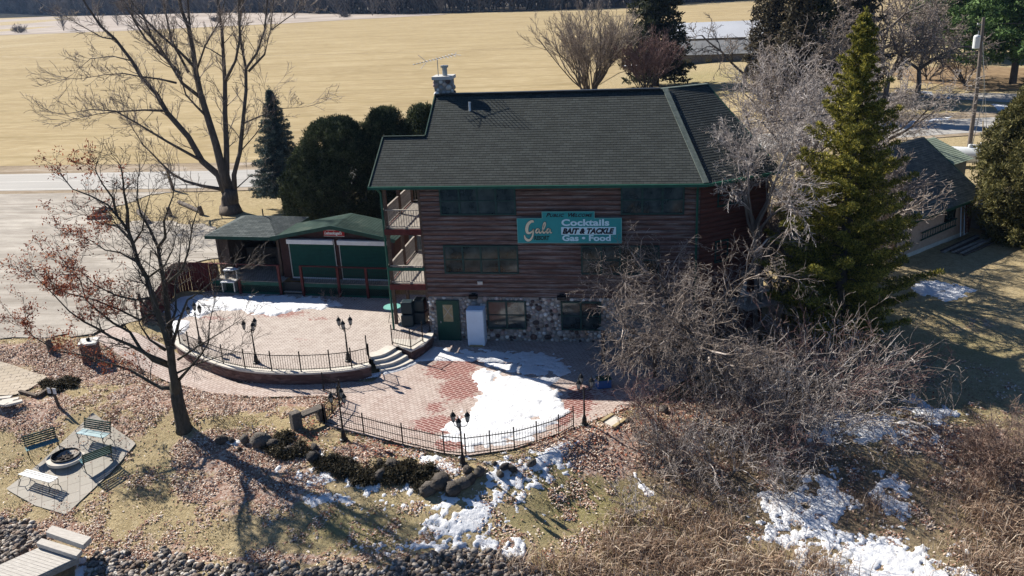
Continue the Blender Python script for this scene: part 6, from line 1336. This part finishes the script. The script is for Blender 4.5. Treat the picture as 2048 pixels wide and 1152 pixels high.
# ------------------------------------------------------------------ snow
def snow(nm, poly, z, step, w, amp, ns, bias=0., thick=.045, seed=0, isz=None, kind='stuff', label=None):
    P = np.array(W2(poly, z if z > .3 and z < .57 else None)); a, b = P.min(0)-.6, P.max(0)+.6; xs = np.arange(a[0], b[0], step); ys = np.arange(a[1], b[1], step); X_, Y_ = np.meshgrid(xs, ys)
    sdv = poly_sd(P, X_, Y_); f = np.clip(sdv/w, -1.5, 1.)+amp*(1.7*(fbm(X_*ns, Y_*ns, seed, 5)-.5)+1.3*(fbm(X_*ns*2.7, Y_*ns*2.7, seed+3, 4)-.5))-bias-amp*.35
    base = (T(X_, Y_) if isz is None else np.full(X_.shape, isz)); Z_ = base+.012+thick*np.tanh(f*2.2)+(fbm(X_*5, Y_*5, seed+9)-.5)*thick*.5*(f > 0)
    ok_ = (f > -.12).ravel(); Fc = gridfaces(len(xs), len(ys)); Fc = Fc[ok_[Fc].any(1)]; used = np.unique(Fc); re = np.zeros(X_.size, int); re[used] = np.arange(len(used))
    return np.stack([X_.ravel()[used], Y_.ravel()[used], Z_.ravel()[used]], 1), re[Fc]
SNOW = [([(880, 884), (895, 850), (930, 815), (965, 790), (950, 775), (935, 752), (960, 738), (1010, 752), (1060, 757), (1108, 762), (1112, 795), (1122, 815), (1115, 845), (1085, 868), (1030, 885), (975, 896), (925, 900)], 0, .05, .5, .95, 1.1, -.12, .05, 1, .025),
 ([(915, 704), (1000, 702), (1080, 706), (1120, 720), (1142, 735), (1128, 752), (1080, 757), (1040, 750), (1000, 742), (960, 726)], 0, .05, .3, 1.15, 1.7, .05, .03, 2, .025),
 ([(828, 724), (850, 706), (868, 694), (893, 697), (898, 704), (960, 716), (945, 724), (900, 722), (862, 722)], 0, .05, .15, .2, 1.5, 0, .04, 3, .025),
 ([(383, 588), (440, 591), (540, 592), (640, 594), (688, 602), (694, 611), (640, 619), (585, 623), (560, 634), (520, 633), (480, 620), (430, 621), (400, 634), (383, 634), (340, 640), (332, 620), (350, 600)], .55, .06, .4, .85, 1.2, -.05, .06, 4, .56),
 ([(345, 642), (375, 640), (378, 655), (365, 668), (345, 672), (335, 658)], .55, .06, .2, .3, 1.4, 0, .06, 5, .56),
 ([(560, 766), (640, 768), (700, 762), (760, 752), (762, 746), (700, 754), (640, 760), (560, 760)], 0, .05, .12, .12, 1.5, 0, .04, 6, .025),
 ([(765, 745), (800, 737), (830, 724), (835, 727), (805, 741), (768, 750)], 0, .05, .1, .1, 1.5, 0, .04, 16, .025),
 ([(700, 965), (760, 966), (800, 976), (860, 988), (900, 985), (945, 968), (985, 930), (1060, 912), (1120, 885), (1140, 892), (1120, 925), (1095, 950), (1040, 985), (1010, 1020), (1000, 1055), (930, 1085), (860, 1080), (840, 1060), (890, 1020), (860, 1000), (780, 985), (710, 978)], -.9, .045, .5, 1.7, 2.3, -.22, .035, 7, None),
 ([(820, 905), (870, 910), (905, 930), (940, 955), (900, 950), (850, 930)], -.4, .045, .3, 1.5, 2.6, -.25, .035, 17, None),
 ([(640, 905), (700, 925), (660, 960), (610, 975), (600, 960), (560, 940), (640, 940)], -.7, .045, .3, 1.5, 2.6, .0, .035, 8, None),
 ([(580, 985), (700, 990), (720, 1010), (620, 1015)], -1, .05, .3, .6, 2., .3, .04, 9, None),
 ([(1515, 1010), (1570, 985), (1640, 955), (1700, 985), (1690, 1030), (1660, 1080), (1690, 1152), (1640, 1180), (1580, 1110), (1530, 1060)], -1.2, .05, .5, 1.7, 2.2, -.35, .045, 10, None),
 ([(1680, 1095), (1740, 1080), (1800, 1070), (1830, 1095), (1870, 1110), (1950, 1130), (1940, 1152), (1800, 1180), (1700, 1180)], -1.3, .05, .4, 1.5, 2.0, -.42, .05, 11, None),
 ([(1740, 935), (1830, 965), (1830, 1040), (1780, 1050), (1730, 1000)], -.9, .06, .4, .9, 1.6, .35, .06, 12, None),
 ([(1600, 830), (1700, 815), (1790, 845), (1860, 868), (1780, 885), (1690, 870), (1620, 860)], 0, .05, .6, 1.4, 1.5, -.35, .05, 13, None),
 ([(1790, 805), (1850, 795), (1910, 825), (1890, 850), (1810, 840)], 0, .05, .4, 1.4, 1.6, .0, .05, 14, None),
 ([(1812, 566), (1870, 560), (1950, 578), (1935, 600), (1890, 602), (1830, 590)], .6, .06, .4, 1.1, 1.3, -.1, .05, 15, None),
 ([(1240, 905), (1330, 1000), (1290, 1000)], -.7, .06, .3, .6, 1.6, .4, .04, 18, None), ([(150, 1118), (175, 1112), (172, 1152), (150, 1160)], -1.5, .05, .2, .2, 2, 0, .07, 19, None),
 ([(980, 1080), (1060, 1090), (1040, 1125), (960, 1110), (820, 1105), (760, 1090), (830, 1085)], -1.4, .05, .3, 1.5, 2.4, .1, .07, 20, None), ([(430, 878), (490, 880), (485, 892), (440, 890)], -.3, .05, .2, .4, 2.5, .2, .05, 21, None),
 ([(1982, 208), (2045, 214), (2048, 236), (1995, 222)], .8, .15, .6, .3, .5, 0, .1, 22, None), ([(1800, 243), (1905, 233), (1912, 243), (1840, 252), (1800, 252)], .8, .15, .6, .6, .6, 0, .06, 23, None), ([(1825, 181), (1868, 183), (1866, 190), (1845, 188)], .8, .15, .6, .5, .6, 0, .06, 24, None), ([(1872, 193), (1905, 194), (1905, 198), (1870, 197)], .8, .15, .5, .3, .6, 0, .06, 25, None),
 ([(1240, 130), (1300, 128), (1300, 134), (1240, 134)], .8, .3, .6, .3, .4, .2, .06, 26, None)]
Vs = []; Fs = []; b0 = 0
for poly, z, step, w, amp, ns, bias, thick, seed, isz in SNOW:
    V, Fc = snow('s', poly, z, step, w, amp, ns, bias, thick, seed, isz); Vs.append(V); Fs.append(Fc+b0); b0 += len(V)
tag(npmesh('melting_snow', np.concatenate(Vs), np.concatenate(Fs), 'snow', smooth=True), kind='stuff'); print('snow', b0)
# ------------------------------------------------------------------ far woods
def fartree(segs, x, y, h, g, dens=26, wid=.14):
    z = Tz(x, y); segs.append((x, y, z, x+g.normal()*.3, y, z+h*.8, .28, .1))
    for _ in range(dens):
        t = g.uniform(.03, .9); a = g.uniform(0, 6.28); l = h*.32*(1.1-t)*g.uniform(.5, 1.2); q = (x+math.cos(a)*l*.7, y+math.sin(a)*l*.7, z+h*t+l*g.uniform(.5, 1.1)); segs.append((x, y, z+h*t, *q, wid*.7, wid*.5))
        segs.append((*q, q[0]+g.normal()*.7, q[1]+g.normal()*.7, q[2]+l*.5, wid*.6, wid*.3))
gw = np.random.default_rng(77); segs = []
FB = [tuple(G(x, y, .5)[:2]) for x, y in ((-250, 28), (0, 32), (200, 30), (380, 26), (560, 26), (700, 30), (800, 30), (1000, 25), (1240, 17), (1500, 3), (1800, -5), (2100, -14))]
FBP = [Vector(p) for p in FB]; cum = [0]
for i in range(len(FBP)-1): cum.append(cum[-1]+(FBP[i+1]-FBP[i]).length)
def fb(t):
    s = t*cum[-1]; i = min(np.searchsorted(cum, s)-1 if s > 0 else 0, len(FBP)-2); return FBP[i].lerp(FBP[i+1], (s-cum[i])/(cum[i+1]-cum[i]))
for k in range(3200):
    p = fb(gw.random()); dp = gw.random()**1.6*60+6; r0 = Vector((p.x, p.y)).normalized(); q = p+r0*dp; fartree(segs, q.x, q.y, gw.uniform(15, 24), gw, 26, .5)
wf_ = [tuple(p) for p in FB]; wf2 = [tuple(Vector(p)*1.35) for p in FB]
MT['wood_floor'] = simple('wood_floor', (.085, .07, .055), 1, .3, .2)
sheet('wood_floor', wf_+wf2[::-1], 'wood_floor', .2, 8.)
MT['twig_far'] = islands('twig_far', [(0, (.055, .05, .05)), (.5, (.11, .10, .098)), (.85, (.17, .155, .15)), (1, (.26, .24, .23))])
tag(segmesh('far_woods', segs, 'twig_far', None), kind='stuff')
protos = []
for k in range(4):
    segs = []; fartree(segs, 0, 0, 17, gw, 90, .17); segs = [(a, b, c-Tz(0, 0), d, e, f-Tz(0, 0), g1*.8, g2*.8) for a, b, c, d, e, f, g1, g2 in segs]
    o = thing('woodland_tree', 'bare tree in the front row of the wood along the far field edge', 'tree', (0, 0, 0), group='front row of the far wood')
    segmesh('trunk', segs[:1], 'bark_dark', o, 6, world=False); segmesh('crown', segs[1:], 'twig_far', o, world=False); protos.append(o)
for k in range(130):
    p = fb(.18+.8*(k+gw.random())/130); o = protos[k] if k < 4 else copytree(protos[k % 4])
    o.location = (p.x+gw.normal()*3, p.y+gw.normal()*3, Tz(p.x, p.y)); o.rotation_euler.z = gw.uniform(0, 6.28); s = gw.uniform(.75, 1.25); o.scale = (s, s, s)
for i, (x, y, s, lb) in enumerate(((128, 62, .85, 'dark bare tree at the left end of the far field edge'), (236, 52, .7, 'bare tree behind the cottonwood limbs at the far field edge'), (1198, 33, .8, 'lone bare tree on the far field above the vase shaped shrub'), (590, 38, .5, 'small bare tree on the strip between field and wetland'), (745, 32, .5, 'bare tree where the wetland strip ends'))):
    o = copytree(protos[i % 4]); o.location = GT(x, y); o.scale = (s, s, s); o['label'] = lb; o.name = 'field_edge_tree'
    if 'group' in o: del o['group']
BS = dict(THK, rmin=.05, maxdep=2)
for i, (x, y, s, lb) in enumerate(((40, 66, 3.2, 'round dark bush on the pale wetland strip at the far left'), (432, 44, 2.4, 'flat bush on the wetland strip behind the cottonwood'), (690, 35, 2.5, 'low bush by the far wood at the end of the wetland'))):
    baretree('far_bush', lb, GT(x, y), s, s, .12, BS, 'twig_far', 161+i, 16, .8, .1, 'bark_dark', None, 'bush')
# far hills behind the wood
hx = np.linspace(-2400, 2200, 90); hy = np.array([0, .12, .3, .6, 1.]); XX, TT = np.meshgrid(hx, hy); YY = 620+TT*1500; ZZ = 0.5+np.sin(TT*1.57)*(26+14*fbm(XX/260, TT*3, 5)); 
M = Mat('hill_forest', rough=1, spec=.0); M.c = M.ramp(M.noise(.12, 6, .75, M.mp((1, 1, .25))), [(.3, (.025, .03, .03)), (.7, (.085, .085, .08))]); M.bump(M.noise(.25, 5, .7), 1., 2.); MT['hill_forest'] = M.done()
tag(npmesh('hills', np.stack([XX.ravel(), YY.ravel(), ZZ.ravel()], 1), gridfaces(90, 5), 'hill_forest', smooth=True), kind='structure')

# ------------------------------------------------------------------ haze
hm = bpy.data.materials.new('haze'); hm.use_nodes = True; hn = hm.node_tree; hn.nodes.remove(hn.nodes['Principled BSDF'])
pv = hn.nodes.new('ShaderNodeVolumePrincipled'); pv.inputs['Color'].default_value = (.36, .58, 1, 1); pv.inputs['Density'].default_value = .00009; pv.inputs['Anisotropy'].default_value = .2
hn.links.new(pv.outputs[0], hn.nodes['Material Output'].inputs['Volume'])
hb = MB(); hb.box((0, 1000, 42), (5200, 2600, 96)); o = hb.build('haze', hm); tag(o, kind='stuff')
